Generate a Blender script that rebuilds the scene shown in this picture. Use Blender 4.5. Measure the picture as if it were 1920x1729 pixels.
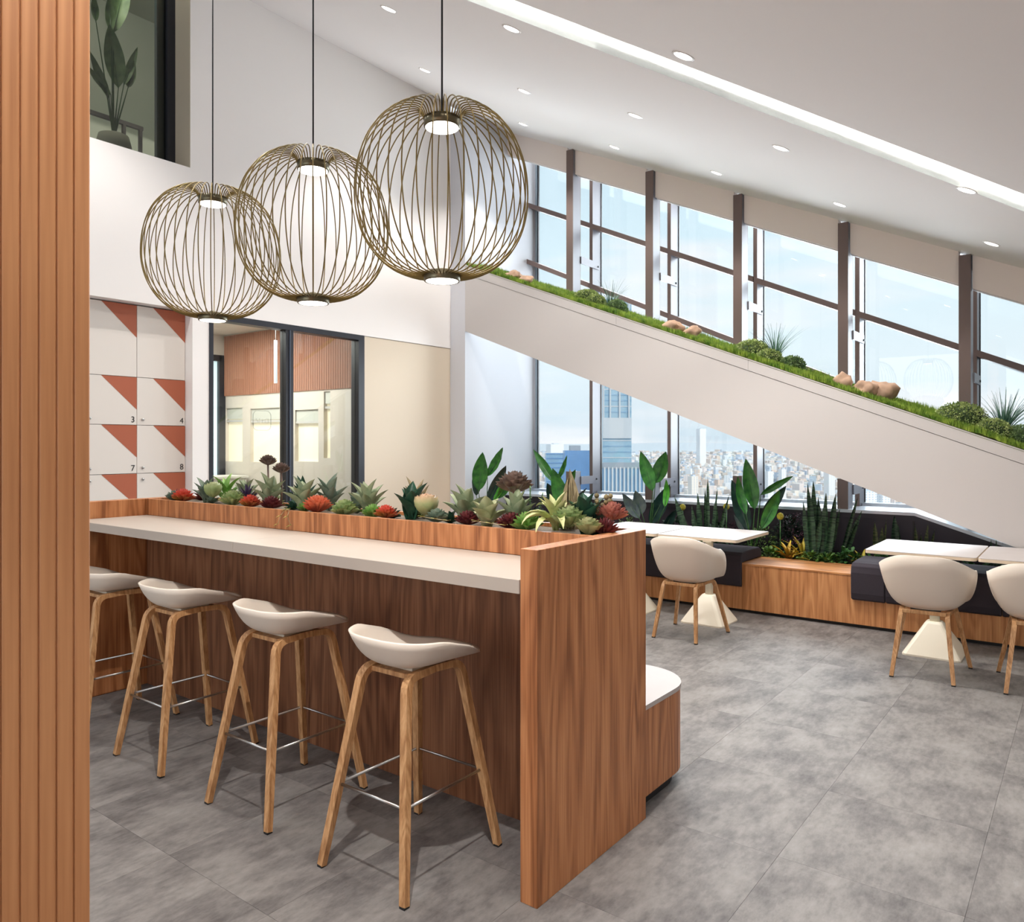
import bpy, bmesh, math, random
from mathutils import Vector, Matrix, noise
random.seed(7)
PI = math.pi
rad = math.radians
for o in list(bpy.data.objects): bpy.data.objects.remove(o)
SC = bpy.context.scene
COL = SC.collection

# ------------------------------------------------------------------ camera
CAM_H = 1.55; YAW = rad(37.1); FPX = 1441.0; HOR = 832.0
cam_d = bpy.data.cameras.new('camera'); cam = bpy.data.objects.new('camera', cam_d); COL.objects.link(cam)
cam.location = (0, 0, CAM_H)
cam.rotation_euler = (PI/2, 0, YAW - PI/2)
cam_d.sensor_width = 36; cam_d.lens = FPX/1920*36
cam_d.shift_y = -(864.5-HOR)/1920
cam_d.clip_start = 0.05; cam_d.clip_end = 60000
cam_d.dof.use_dof = True; cam_d.dof.focus_distance = 3.6; cam_d.dof.aperture_fstop = 9
SC.camera = cam
SC.view_settings.view_transform = 'Standard'; SC.view_settings.look = 'None'
SC.view_settings.exposure = 0.17; SC.view_settings.gamma = 1.0; SC.view_settings.use_curve_mapping = False
SC.cycles.max_bounces = 10; SC.cycles.diffuse_bounces = 5; SC.cycles.transparent_max_bounces = 24
SC.cycles.sample_clamp_indirect = 6.0; SC.cycles.caustics_reflective = False; SC.cycles.caustics_refractive = False

def lin(c):
    return tuple((v/255/12.92 if v/255 <= .04045 else ((v/255+.055)/1.055)**2.4) for v in c)
def s(r, g, b): return lin((r, g, b)) + (1,)

# ------------------------------------------------------------------ world sky
w = bpy.data.worlds.new('sky'); SC.world = w; w.use_nodes = True
nt = w.node_tree; nt.nodes.clear(); N = nt.nodes.new; Lk = nt.links.new
tc = N('ShaderNodeTexCoord'); sep = N('ShaderNodeSeparateXYZ'); Lk(tc.outputs['Generated'], sep.inputs[0])
rp = N('ShaderNodeValToRGB'); Lk(sep.outputs[2], rp.inputs[0])
e = rp.color_ramp.elements
e[0].position = 0.0; e[0].color = s(206, 222, 234)
e[1].position = 0.6; e[1].color = s(190, 218, 236)
for p, c in ((0.03, s(214, 228, 238)), (0.10, s(226, 238, 245)), (0.22, s(216, 236, 246))):
    q = e.new(p); q.color = c
mp = N('ShaderNodeMapping'); Lk(tc.outputs['Generated'], mp.inputs[0]); mp.inputs['Scale'].default_value = (1.2, 1.2, 7)
ns = N('ShaderNodeTexNoise'); Lk(mp.outputs[0], ns.inputs[0]); ns.inputs['Scale'].default_value = 2.2; ns.inputs['Detail'].default_value = 6
cr = N('ShaderNodeValToRGB'); Lk(ns.outputs[0], cr.inputs[0]); cr.color_ramp.elements[0].position = .46; cr.color_ramp.elements[1].position = .66
mx = N('ShaderNodeMixRGB'); Lk(cr.outputs[0], mx.inputs[0]); Lk(rp.outputs[0], mx.inputs[1]); mx.inputs[2].default_value = s(244, 244, 248)
bg = N('ShaderNodeBackground'); Lk(mx.outputs[0], bg.inputs[0]); bg.inputs[1].default_value = 1.02
wo = N('ShaderNodeOutputWorld'); Lk(bg.outputs[0], wo.inputs[0])

# ------------------------------------------------------------------ lights
def light(kind, name, loc, energy, color=(1, 1, 1), rot=(0, 0, 0), **kw):
    d = bpy.data.lights.new(name, kind); d.energy = energy; d.color = color
    for k_, v in kw.items(): setattr(d, k_, v)
    o = bpy.data.objects.new(name, d); COL.objects.link(o); o.location = loc; o.rotation_euler = rot
    return o
SUN = light('SUN', 'sun', (0, 0, 50), 2.2, (1, .93, .84), angle=rad(1.0))
SUN.rotation_euler = Vector((0.12, 0.86, -0.5)).to_track_quat('-Z', 'Y').to_euler()
# added area lamp standing in for sky light from the open left side
light('AREA', 'daylight_fill', (-3.6, 1.6, 2.2), 130, (.86, .93, 1.0), rot=(0, -PI/2, 0), shape='RECTANGLE', size=3.0, size_y=7.0)
# added area lamp outside the long window wall, boosting the light it lets in
light('AREA', 'daylight_fill', (9.9, 4.1, 3.3), 900, (.86, .93, 1.0), rot=(0, PI/2, 0), shape='RECTANGLE', size=4.0, size_y=6.0)
SPOT_W = 62.0
K = .4546; Z0 = 2.86
def ceil_z(y): return Z0 + K*y

# ------------------------------------------------------------------ materials
MATS = {}
def newmat(name):
    m = bpy.data.materials.new(name); m.use_nodes = True
    b = m.node_tree.nodes['Principled BSDF']
    return m, m.node_tree, b
def plain(name, col, rough=.5, metal=0.0, spec=.5, bump=0, bscale=60, var=0.0, vscale=4, coat=0, emit=None, estr=0):
    if name in MATS: return MATS[name]
    m, t, b = newmat(name)
    b.inputs['Base Color'].default_value = col; b.inputs['Roughness'].default_value = rough
    b.inputs['Metallic'].default_value = metal; b.inputs['Specular IOR Level'].default_value = spec
    b.inputs['Coat Weight'].default_value = coat
    if emit: b.inputs['Emission Color'].default_value = emit; b.inputs['Emission Strength'].default_value = estr
    c = t.nodes.new('ShaderNodeTexCoord')
    if var:
        n = t.nodes.new('ShaderNodeTexNoise'); n.inputs['Scale'].default_value = vscale; n.inputs['Detail'].default_value = 5
        t.links.new(c.outputs['Object'], n.inputs[0])
        r = t.nodes.new('ShaderNodeValToRGB'); t.links.new(n.outputs[0], r.inputs[0])
        r.color_ramp.elements[0].position = .3; r.color_ramp.elements[1].position = .7
        r.color_ramp.elements[0].color = tuple(v*(1-var) for v in col[:3])+(1,)
        r.color_ramp.elements[1].color = tuple(min(1, v*(1+var)) for v in col[:3])+(1,)
        t.links.new(r.outputs[0], b.inputs['Base Color'])
    if bump:
        n = t.nodes.new('ShaderNodeTexNoise'); n.inputs['Scale'].default_value = bscale; n.inputs['Detail'].default_value = 3
        t.links.new(c.outputs['Object'], n.inputs[0])
        bp = t.nodes.new('ShaderNodeBump'); bp.inputs['Strength'].default_value = bump; bp.inputs['Distance'].default_value = .002
        t.links.new(n.outputs[0], bp.inputs['Height']); t.links.new(bp.outputs[0], b.inputs['Normal'])
    MATS[name] = m; return m

def wood(name, c0, c1, c2, axis='Z', sc=1.0, rough=.45, ring=1.0, knots=True, spec=.35):
    if name in MATS: return MATS[name]
    m, t, b = newmat(name); NN = t.nodes.new; LL = t.links.new
    co = NN('ShaderNodeTexCoord')
    mp = NN('ShaderNodeMapping'); LL(co.outputs['Object'], mp.inputs[0])
    a = [5.2*sc, 5.2*sc, 5.2*sc]; a['XYZ'.index(axis)] = 0.6*sc
    mp.inputs['Scale'].default_value = a
    big = NN('ShaderNodeTexNoise'); LL(mp.outputs[0], big.inputs[0]); big.inputs['Scale'].default_value = 1.0; big.inputs['Detail'].default_value = 2; big.inputs['Distortion'].default_value = .35
    # cathedral figure: bands of a slow noise
    mul = NN('ShaderNodeMath'); mul.operation = 'MULTIPLY'; LL(big.outputs[0], mul.inputs[0]); mul.inputs[1].default_value = 58*ring
    sn = NN('ShaderNodeMath'); sn.operation = 'SINE'; LL(mul.outputs[0], sn.inputs[0])
    sn2 = NN('ShaderNodeMapRange'); LL(sn.outputs[0], sn2.inputs[0]); sn2.inputs[1].default_value = -1; sn2.inputs[2].default_value = 1
    mp2 = NN('ShaderNodeMapping'); LL(co.outputs['Object'], mp2.inputs[0])
    a2 = [130*sc]*3; a2['XYZ'.index(axis)] = 3*sc; mp2.inputs['Scale'].default_value = a2
    fine = NN('ShaderNodeTexNoise'); LL(mp2.outputs[0], fine.inputs[0]); fine.inputs['Scale'].default_value = 1.0; fine.inputs['Detail'].default_value = 4
    mp3 = NN('ShaderNodeMapping'); LL(co.outputs['Object'], mp3.inputs[0])
    a3 = [22*sc]*3; a3['XYZ'.index(axis)] = .8*sc; mp3.inputs['Scale'].default_value = a3
    mid = NN('ShaderNodeTexNoise'); LL(mp3.outputs[0], mid.inputs[0]); mid.inputs['Scale'].default_value = 1.0; mid.inputs['Detail'].default_value = 4
    s1 = NN('ShaderNodeMath'); s1.operation = 'MULTIPLY'; LL(sn2.outputs[0], s1.inputs[0]); s1.inputs[1].default_value = .17
    s2 = NN('ShaderNodeMath'); s2.operation = 'MULTIPLY_ADD'; LL(fine.outputs[0], s2.inputs[0]); s2.inputs[1].default_value = .50; LL(s1.outputs[0], s2.inputs[2])
    s3 = NN('ShaderNodeMath'); s3.operation = 'MULTIPLY_ADD'; LL(mid.outputs[0], s3.inputs[0]); s3.inputs[1].default_value = .55; LL(s2.outputs[0], s3.inputs[2])
    r = NN('ShaderNodeValToRGB'); LL(s3.outputs[0], r.inputs[0])
    el = r.color_ramp.elements; el[0].position = .42; el[0].color = c0; el[1].position = .84; el[1].color = c2
    q = el.new(.62); q.color = c1
    out = r.outputs[0]
    if knots:
        v = NN('ShaderNodeTexVoronoi'); mp4 = NN('ShaderNodeMapping'); LL(co.outputs['Object'], mp4.inputs[0])
        a4 = [3.1*sc]*3; a4['XYZ'.index(axis)] = 1.2*sc; mp4.inputs['Scale'].default_value = a4; LL(mp4.outputs[0], v.inputs[0]); v.inputs['Scale'].default_value = 1
        kr = NN('ShaderNodeValToRGB'); LL(v.outputs[0], kr.inputs[0]); kr.color_ramp.elements[0].position = .03; kr.color_ramp.elements[1].position = .13
        kr.color_ramp.elements[0].color = (.35, .3, .28, 1); kr.color_ramp.elements[1].color = (1, 1, 1, 1)
        mm = NN('ShaderNodeMixRGB'); mm.blend_type = 'MULTIPLY'; mm.inputs[0].default_value = .8; LL(out, mm.inputs[1]); LL(kr.outputs[0], mm.inputs[2]); out = mm.outputs[0]
    LL(out, b.inputs['Base Color'])
    b.inputs['Roughness'].default_value = rough; b.inputs['Specular IOR Level'].default_value = spec
    bp = NN('ShaderNodeBump'); bp.inputs['Strength'].default_value = .12; bp.inputs['Distance'].default_value = .001
    LL(fine.outputs[0], bp.inputs['Height']); LL(bp.outputs[0], b.inputs['Normal'])
    MATS[name] = m; return m

def glass(name, tint=(1, 1, 1, 1), refl=.9, milky=0.0):
    if name in MATS: return MATS[name]
    m, t, b = newmat(name); t.nodes.remove(b); NN = t.nodes.new; LL = t.links.new
    o = t.nodes['Material Output']
    tr = NN('ShaderNodeBsdfTransparent'); tr.inputs[0].default_value = tint
    gl = NN('ShaderNodeBsdfGlossy'); gl.inputs['Roughness'].default_value = .01; gl.inputs['Color'].default_value = (refl, refl, refl, 1)
    fr = NN('ShaderNodeFresnel'); fr.inputs[0].default_value = 1.45
    mxs = NN('ShaderNodeMixShader'); LL(fr.outputs[0], mxs.inputs[0]); LL(tr.outputs[0], mxs.inputs[1]); LL(gl.outputs[0], mxs.inputs[2])
    LL(mxs.outputs[0], o.inputs[0]); MATS[name] = m; return m

def leafmat(name, c0, c1, rough=.45, grad=None, L=.1, stripes=None, edge=None, spec=.4):
    """c0..c1 noise mix; grad: colour at the tip, L the leaf length over which it comes in; stripes: snake-plant bands"""
    if name in MATS: return MATS[name]
    m, t, b = newmat(name); NN = t.nodes.new; LL = t.links.new
    co = NN('ShaderNodeTexCoord'); n = NN('ShaderNodeTexNoise'); LL(co.outputs['Object'], n.inputs[0]); n.inputs['Scale'].default_value = 14 if not stripes else 5; n.inputs['Detail'].default_value = 4
    r = NN('ShaderNodeMixRGB'); rr = NN('ShaderNodeMapRange'); LL(n.outputs[0], rr.inputs[0]); rr.inputs[1].default_value = .35; rr.inputs[2].default_value = .65
    LL(rr.outputs[0], r.inputs[0]); r.inputs[1].default_value = c0; r.inputs[2].default_value = c1
    out = r.outputs[0]
    sp = NN('ShaderNodeSeparateXYZ'); LL(co.outputs['Object'], sp.inputs[0])
    if grad:
        g = NN('ShaderNodeMapRange'); LL(sp.outputs[2], g.inputs[0]); g.inputs[1].default_value = L*.45; g.inputs[2].default_value = L
        mm = NN('ShaderNodeMixRGB'); LL(g.outputs[0], mm.inputs[0]); LL(out, mm.inputs[1]); mm.inputs[2].default_value = grad; out = mm.outputs[0]
    if stripes:
        mp = NN('ShaderNodeMapping'); LL(co.outputs['Object'], mp.inputs[0]); mp.inputs['Scale'].default_value = (6, 6, 55)
        n2 = NN('ShaderNodeTexNoise'); LL(mp.outputs[0], n2.inputs[0]); n2.inputs['Scale'].default_value = 1.0; n2.inputs['Detail'].default_value = 3
        g = NN('ShaderNodeMapRange'); LL(n2.outputs[0], g.inputs[0]); g.inputs[1].default_value = .47; g.inputs[2].default_value = .55
        mm = NN('ShaderNodeMixRGB'); LL(g.outputs[0], mm.inputs[0]); LL(out, mm.inputs[1]); mm.inputs[2].default_value = stripes; out = mm.outputs[0]
    LL(out, b.inputs['Base Color']); b.inputs['Roughness'].default_value = rough; b.inputs['Specular IOR Level'].default_value = spec
    MATS[name] = m; return m

WHITE = plain('white_plaster', s(238, 234, 231), .8, bump=.05, bscale=90)
CEIL = plain('ceiling_plaster', s(236, 231, 229), .85, bump=.05, bscale=50)
BEAMW = plain('beam_paint', s(194, 189, 186), .75, bump=.04, bscale=80)
BEIGE = plain('beige_paint', s(214, 200, 180), .8, bump=.04, bscale=80)
OAK = wood('oak_laminate', s(132, 80, 46), s(172, 112, 70), s(198, 138, 92), 'Z')
OAKX = wood('oak_laminate_top', s(110, 72, 45), s(160, 108, 70), s(192, 140, 98), 'Y')
OAKSH = wood('oak_laminate_shaded', s(96, 60, 40), s(128, 84, 58), s(150, 104, 74), 'Z', spec=.25)  # darker copy of the oak, shade under the worktop put into it
OAKB = wood('oak_bench', s(166, 110, 66), s(196, 136, 88), s(216, 160, 108), 'Z')
OAKBT = wood('oak_bench_top', s(140, 90, 50), s(190, 130, 80), s(218, 162, 108), 'Y')
SLATW = wood('cedar_slat', s(182, 122, 78), s(208, 148, 100), s(224, 168, 120), 'Z', knots=False, ring=.4, sc=.6)
BEECH = wood('beech_legs', s(158, 112, 72), s(192, 146, 100), s(216, 172, 126), 'Z', sc=2.2, knots=False, rough=.4)
SHELL = plain('stool_shell_plastic', s(226, 214, 200), .42, spec=.35)
COUNTER = plain('counter_laminate', s(180, 169, 158), .38, var=.02, vscale=3)
TABLETOP = plain('table_laminate', s(176, 168, 165), .5, spec=.3, var=.03, vscale=5)
TABLEEDGE = plain('table_edge', s(214, 196, 174), .5)
CREAM = plain('cream_steel', s(232, 224, 205), .35)
FABRIC = plain('charcoal_fabric', s(52, 46, 54), .95, bump=.4, bscale=700, var=.12, vscale=300)
BLACK = plain('black_plastic', s(22, 22, 24), .5)
STEEL = plain('brushed_steel', s(190, 188, 185), .28, 1.0)
BRASS = plain('bronze_wire', s(124, 104, 58), .42, .75, var=.06)
BRASSD = plain('bronze_ring', s(104, 96, 76), .35, .9)
CORD = plain('black_cord', s(20, 20, 22), .7)
FRAMEBR = plain('brown_steel', s(108, 90, 84), .5, .0, var=.04, vscale=1)
FRAMEGR = plain('grey_steel', s(132, 129, 137), .45)
FRAMEDK = plain('dark_frame', s(34, 36, 44), .4)
PANELDK = plain('plum_panel', s(44, 36, 46), .5)
SILLM = plain('sill_metal', s(206, 214, 224), .25, .3)
PELMET = plain('blind_fabric', s(232, 220, 212), .85, bump=.1, bscale=300)
SOIL = plain('dark_soil', s(40, 32, 26), .95, bump=.8, bscale=120)
GRAVEL = plain('pale_gravel', s(190, 180, 166), .8, var=.3, vscale=60)
GLASS = glass('window_glass', (.97, .99, .99, 1), .9)
GLASSD = glass('tinted_glass', (.76, .79, .77, 1), .9)
GLASSM = glass('door_glass', (.90, .94, .92, 1), 1.0)
LAMP = plain('lamp_lens', (1, 1, 1, 1), .5, emit=(1, .93, .84, 1), estr=9)
LAMPP = plain('pendant_lens', (1, 1, 1, 1), .5, emit=(1, .92, .82, 1), estr=5)
LED = plain('led_strip', (1, 1, 1, 1), .5, emit=(.97, 1, .98, 1), estr=20)

# ------------------------------------------------------------------ mesh helpers
class MB:
    def __init__(self): self.v = []; self.f = []; self.sm = []
    def add(self, vs, fs, smooth=False):
        n = len(self.v); self.v += [tuple(p) for p in vs]
        self.f += [tuple(i+n for i in f) for f in fs]; self.sm += [smooth]*len(fs)
        return self
    def box(self, x0, x1, y0, y1, z0, z1):
        return self.add([(x0, y0, z0), (x1, y0, z0), (x1, y1, z0), (x0, y1, z0), (x0, y0, z1), (x1, y0, z1), (x1, y1, z1), (x0, y1, z1)],
                        [(0, 3, 2, 1), (4, 5, 6, 7), (0, 1, 5, 4), (1, 2, 6, 5), (2, 3, 7, 6), (3, 0, 4, 7)])
    def prism(self, pts, off):
        """closed polygon pts (3d) extruded by vector off"""
        n = len(pts); off = Vector(off); a = [Vector(p) for p in pts]
        return self.add(a + [p+off for p in a], [tuple(range(n))[::-1], tuple(range(n, 2*n))] + [(i, (i+1) % n, n+(i+1) % n, n+i) for i in range(n)])
    def tube(self, pts, r, n=8, closed=False, rr=None, cap=True, smooth=True, flat=None, up=None):
        pts = [Vector(p) for p in pts]; m = len(pts); vs = []; prev = None
        for i, p in enumerate(pts):
            t = (pts[(i+1) % m]-pts[i-1]) if closed else (pts[min(i+1, m-1)]-pts[max(i-1, 0)])
            t.normalize()
            if prev is None:
                u = Vector(up) if up else (Vector((0, 0, 1)) if abs(t.z) < .9 else Vector((1, 0, 0)))
                a = (u - t*u.dot(t)).normalized()
            else:
                a = (prev - t*prev.dot(t)).normalized()
            prev = a; b = t.cross(a)
            ra = rr[i] if rr else r
            for j in range(n):
                an = 2*PI*j/n + (PI/n if n == 4 else 0)
                fx = (flat or 1)
                vs.append(p + a*math.cos(an)*ra + b*math.sin(an)*ra*fx)
        fs = []
        for i in range(m if closed else m-1):
            i2 = (i+1) % m
            for j in range(n):
                fs.append((i*n+j, i*n+(j+1) % n, i2*n+(j+1) % n, i2*n+j))
        if cap and not closed: fs += [tuple(range(n))[::-1], tuple(range((m-1)*n, m*n))]
        return self.add(vs, fs, smooth)
    def lathe(self, prof, n=32, c=(0, 0, 0), smooth=True, cap=True):
        vs = []; c = Vector(c)
        for r, z in prof:
            for j in range(n):
                a = 2*PI*j/n; vs.append(c+Vector((r*math.cos(a), r*math.sin(a), z)))
        fs = [(i*n+j, i*n+(j+1) % n, (i+1)*n+(j+1) % n, (i+1)*n+j) for i in range(len(prof)-1) for j in range(n)]
        if cap: fs += [tuple(range(n))[::-1], tuple(range((len(prof)-1)*n, len(prof)*n))]
        return self.add(vs, fs, smooth)
    def mesh(self, name, mat):
        me = bpy.data.meshes.new(name); me.from_pydata(self.v, [], self.f); me.update()
        if mat: me.materials.append(mat)
        me.polygons.foreach_set('use_smooth', self.sm)
        return me
    def build(self, name, mat, parent=None, bevel=0, seg=2, origin=None, weld=False):
        if origin is not None:
            o_ = Vector(origin); self.v = [tuple(Vector(p)-o_) for p in self.v]
        me = self.mesh(name, mat)
        if bevel or weld:
            bm = bmesh.new(); bm.from_mesh(me)
            if weld: bmesh.ops.remove_doubles(bm, verts=bm.verts, dist=1e-5)
            bmesh.ops.recalc_face_normals(bm, faces=bm.faces)
            if bevel:
                ed = [e_ for e_ in bm.edges if e_.is_manifold and e_.calc_face_angle(0) > .5]
                bmesh.ops.bevel(bm, geom=ed, offset=bevel, segments=seg, affect='EDGES', profile=.7, clamp_overlap=True)
            bm.to_mesh(me); bm.free()
        o = bpy.data.objects.new(name, me); COL.objects.link(o)
        if origin is not None: o.location = origin
        if parent is not None: o.parent = parent
        return o
def tag(o, label=None, cat=None, group=None, kind=None):
    if label: o['label'] = label
    if cat: o['category'] = cat
    if group: o['group'] = group
    if kind: o['kind'] = kind
    return o
def thing(name, label, cat, loc=(0, 0, 0), rz=0, group=None):
    o = bpy.data.objects.new(name, None); COL.objects.link(o); o.location = loc; o.rotation_euler = (0, 0, rz); o.empty_display_size = .1
    return tag(o, label, cat, group)
def struct(name, loc=(0, 0, 0)):
    o = bpy.data.objects.new(name, None); COL.objects.link(o); o.location = loc; o['kind'] = 'structure'; return o
def copy_tree(o, parent=None):
    c = o.copy(); COL.objects.link(c); c.parent = parent
    for ch in o.children: copy_tree(ch, c)
    return c
def box(x0, x1, y0, y1, z0, z1): return MB().box(x0, x1, y0, y1, z0, z1)
def arc(cx, cy, r, a0, a1, n): return [(cx+r*math.cos(a0+(a1-a0)*i/n), cy+r*math.sin(a0+(a1-a0)*i/n)) for i in range(n+1)]
def at(x, y, X):
    """world point on the plane x = X seen along a sight line of the survey station at the camera height"""
    u = (x-960)/FPX; v = -(y-HOR)/FPX
    d = Vector((math.cos(YAW)+u*math.sin(YAW), math.sin(YAW)-u*math.cos(YAW), v)); return Vector((0, 0, CAM_H)) + d*(X/d.x)

# ================================================================== ROOM SHELL
YB = 6.407; HD = 2.74; XP = 7.2; XG = 8.7
# ---- floor of square tiles
flr = struct('floor')
box(-4.2, 9.2, -3.0, 9.6, -.12, -.012).build('subfloor', plain('grout', s(96, 92, 90), .9), flr)
def floor_mat():
    m, t, b = newmat('grey_stone_vinyl'); NN = t.nodes.new; LL = t.links.new
    co = NN('ShaderNodeNewGeometry'); oi = NN('ShaderNodeObjectInfo')
    add = NN('ShaderNodeVectorMath'); add.operation = 'MULTIPLY_ADD'; 
    cmb = NN('ShaderNodeCombineXYZ'); LL(oi.outputs['Random'], cmb.inputs[0]); LL(oi.outputs['Random'], cmb.inputs[2])
    LL(cmb.outputs[0], add.inputs[0]); add.inputs[1].default_value = (.9, 0, 1.5); LL(co.outputs['Position'], add.inputs[2])
    mp = NN('ShaderNodeMapping'); LL(add.outputs[0], mp.inputs[0]); mp.inputs['Scale'].default_value = (1.5, 2.3, 1)
    n1 = NN('ShaderNodeTexNoise'); LL(mp.outputs[0], n1.inputs[0]); n1.inputs['Scale'].default_value = 2.2; n1.inputs['Detail'].default_value = 7; n1.inputs['Roughness'].default_value = .62
    mp2 = NN('ShaderNodeMapping'); LL(add.outputs[0], mp2.inputs[0]); mp2.inputs['Scale'].default_value = (16, 38, 1)
    n2 = NN('ShaderNodeTexNoise'); LL(mp2.outputs[0], n2.inputs[0]); n2.inputs['Scale'].default_value = 1.0; n2.inputs['Detail'].default_value = 6; n2.inputs['Roughness'].default_value = .7
    a = NN('ShaderNodeMath'); a.operation = 'MULTIPLY_ADD'; LL(n2.outputs[0], a.inputs[0]); a.inputs[1].default_value = .5; LL(n1.outputs[0], a.inputs[2])
    r = NN('ShaderNodeValToRGB'); LL(a.outputs[0], r.inputs[0]); el = r.color_ramp.elements
    el[0].position = .52; el[0].color = s(84, 80, 79); el[1].position = 1.0; el[1].color = s(142, 138, 135)
    q = el.new(.70); q.color = s(112, 108, 106); q = el.new(.80); q.color = s(126, 122, 119)
    LL(r.outputs[0], b.inputs['Base Color']); b.inputs['Roughness'].default_value = .58; b.inputs['Specular IOR Level'].default_value = .25
    bp = NN('ShaderNodeBump'); bp.inputs['Strength'].default_value = .15; bp.inputs['Distance'].default_value = .001; LL(n2.outputs[0], bp.inputs['Height']); LL(bp.outputs[0], b.inputs['Normal'])
    return m
FLOORM = floor_mat()
TX, TY = .6865, .61; g = .0005
tile_me = None
for i in range(-4, 9):
    for j in range(-4, 10):
        x0 = 1.53+i*TX; y0 = .335+j*TY
        if y0 > 6.3 or y0 < -1.9: continue
        if tile_me is None:
            t0 = box(g-TX/2, TX/2-g, g-TY/2, TY/2-g, -.012, 0).build('floor_tile', FLOORM, flr); tile_me = t0.data; to = t0
        else:
            to = bpy.data.objects.new('floor_tile', tile_me); COL.objects.link(to); to.parent = flr
        to.location = (x0+TX/2, y0+TY/2, 0)

# ---- ceiling: a sloping slab in two pieces with a light cove between them
cl = struct('ceiling')
def cp(x, y, up=0): return (x, y, ceil_z(y)+up)
D0 = Vector((2.316, -2.709)).normalized()            # run of the cove
LOW = Vector((4.234, 2.218)); UPP = Vector((3.907, 2.047))
def along(P0, y): return P0 + D0*((y-P0.y)/D0.y)
YA, YZ = YB+.02, -2.2
la, lz = along(LOW, YA), along(LOW, YZ); ua, uz = along(UPP, YA), along(UPP, YZ)
MB().prism([cp(la.x, YA), cp(lz.x, YZ), cp(9.3, YZ), cp(9.3, YA)], (0, 0, .2)).build('ceiling_slab', CEIL, cl)
MB().prism([cp(ua.x, YA), cp(-4.2, YA), cp(-4.2, YZ), cp(uz.x, YZ)], (0, 0, .2)).build('ceiling_slab', CEIL, cl)
cove = MB(); nseg = 10; prof = [(1-i/nseg) for i in range(nseg+1)]
vs = []
for (l, u) in ((la, ua), (lz, uz)):
    for q in prof:                                        # q=1 at the soft edge, 0 at the lipped edge
        p = l.lerp(u, q); d = .11*(1-q)**.8
        vs.append((p.x, p.y, ceil_z(l.y)+ (ceil_z(u.y)-ceil_z(l.y))*q + d))
    vs.append((l.x, l.y, ceil_z(l.y)))
m_ = nseg+2
cove.add(vs, [(i, i+1, m_+i+1, m_+i) for i in range(m_-1)], True); cove.build('light_cove', plain('cove_white', s(236, 238, 234), .8), cl)
led = MB(); q0 = [l + (u-l).normalized()*.03 for l, u in ((la, ua), (lz, uz))]
led.tube([(q0[0].x, q0[0].y, ceil_z(la.y)+.075), (q0[1].x, q0[1].y, ceil_z(lz.y)+.075)], .012, 6)
tag(led.build('led_strip', LED), 'long white strip light glowing inside the diagonal ceiling cove', 'light')
# outer walls of the room behind the camera
box(-4.2, 9.3, -2.35, -2.2, 0, 2.2).build('wall_front', WHITE)['kind'] = 'structure'
wl = struct('wall_left'); box(-4.3, -4.2, -2.35, YB, 0, .9).build('parapet', WHITE, wl); MB().prism([(-4.3, -2.35, 2.1), (-4.3, YB, 2.7), (-4.3, YB, ceil_z(YB)), (-4.3, -2.35, ceil_z(-2.35))], (.1, 0, 0)).build('lintel', WHITE, wl)

# ---- back wall, built round its openings
wb = struct('wall_back')
XL = 3.749
m = MB()
zt = ceil_z(YB)+.15
m.box(-4.2, 3.728, YB, YB+.14, HD, 4.006)      # under the upper window
m.box(3.728, XP-.001, YB, YB+.14, HD, zt)          # right of it
m.build('upper_wall', WHITE, wb)
box(-4.2, .8, YB, YB+.14, 0, HD).build('lower_wall', WHITE, wb)
box(XL, 3.909, YB+.002, YB+.3, 0, HD).build('pier', WHITE, wb)
box(5.773, XP-.001, YB+.006, YB+.16, 0, HD-.004).build('beige_panel', BEIGE, wb)
box(.8, XL, YB+.137, YB+.3, HD-.0, HD+.03).build('soffit', WHITE, wb)
box(XP, 8.70, 6.17, YB+.1, 0, ceil_z(6.17)+.02).build('return_wall', plain('return_white', s(208, 209, 214), .8), wb)
# upper window reveal
box(3.722, 3.80, YB+.001, YB+.6, 4.0, zt-.01).build('reveal', plain('reveal_beige', s(190, 180, 160), .8), wb)
box(0.5, 3.74, YB+.14, YB+.9, 3.88, 4.004).build('reveal_floor', WHITE, wb)

# ---- upper window with the landing behind
wu = struct('window_1')
YU = 6.648
m = MB(); m.box(3.648, 3.728, YU, YU+.07, 4.006, 6.0); m.box(1.0, 3.728, YU, YU+.07, 4.006, 4.035); m.build('window_frame', FRAMEDK, wu)
box(1.0, 3.648, YU+.03, YU+.04, 4.035, 6.0).build('pane', GLASSD, wu)
box(3.575, 3.645, YU+.05, YU+.09, 4.03, 6.0).build('mullion', plain('teal_frame', s(30, 46, 50), .3), wu)
LAND = plain('landing_wall', s(168, 170, 156), .8, var=.05, vscale=2)
ld = struct('wall_landing')
box(0, 6.0, 9.0, 9.1, 3.8, 6.6).build('wall_panel', LAND, ld); box(5.2, 5.3, 6.7, 9.0, 3.8, 6.6).build('wall_panel', LAND, ld)
box(0, 6.0, 6.72, 9.0, 3.80, 4.02).build('landing_floor', plain('landing_floor', s(140, 138, 130), .6), ld); box(0, 6.0, 6.56, 9.1, 6.6, 6.7).build('landing_ceiling', LAND, ld)
light('POINT', 'landing_fill', (3.0, 6.9, 6.2), 75, (1, .93, .8), shadow_soft_size=.15)  # unseen fill lamp added to brighten the landing and its leaves

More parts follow.
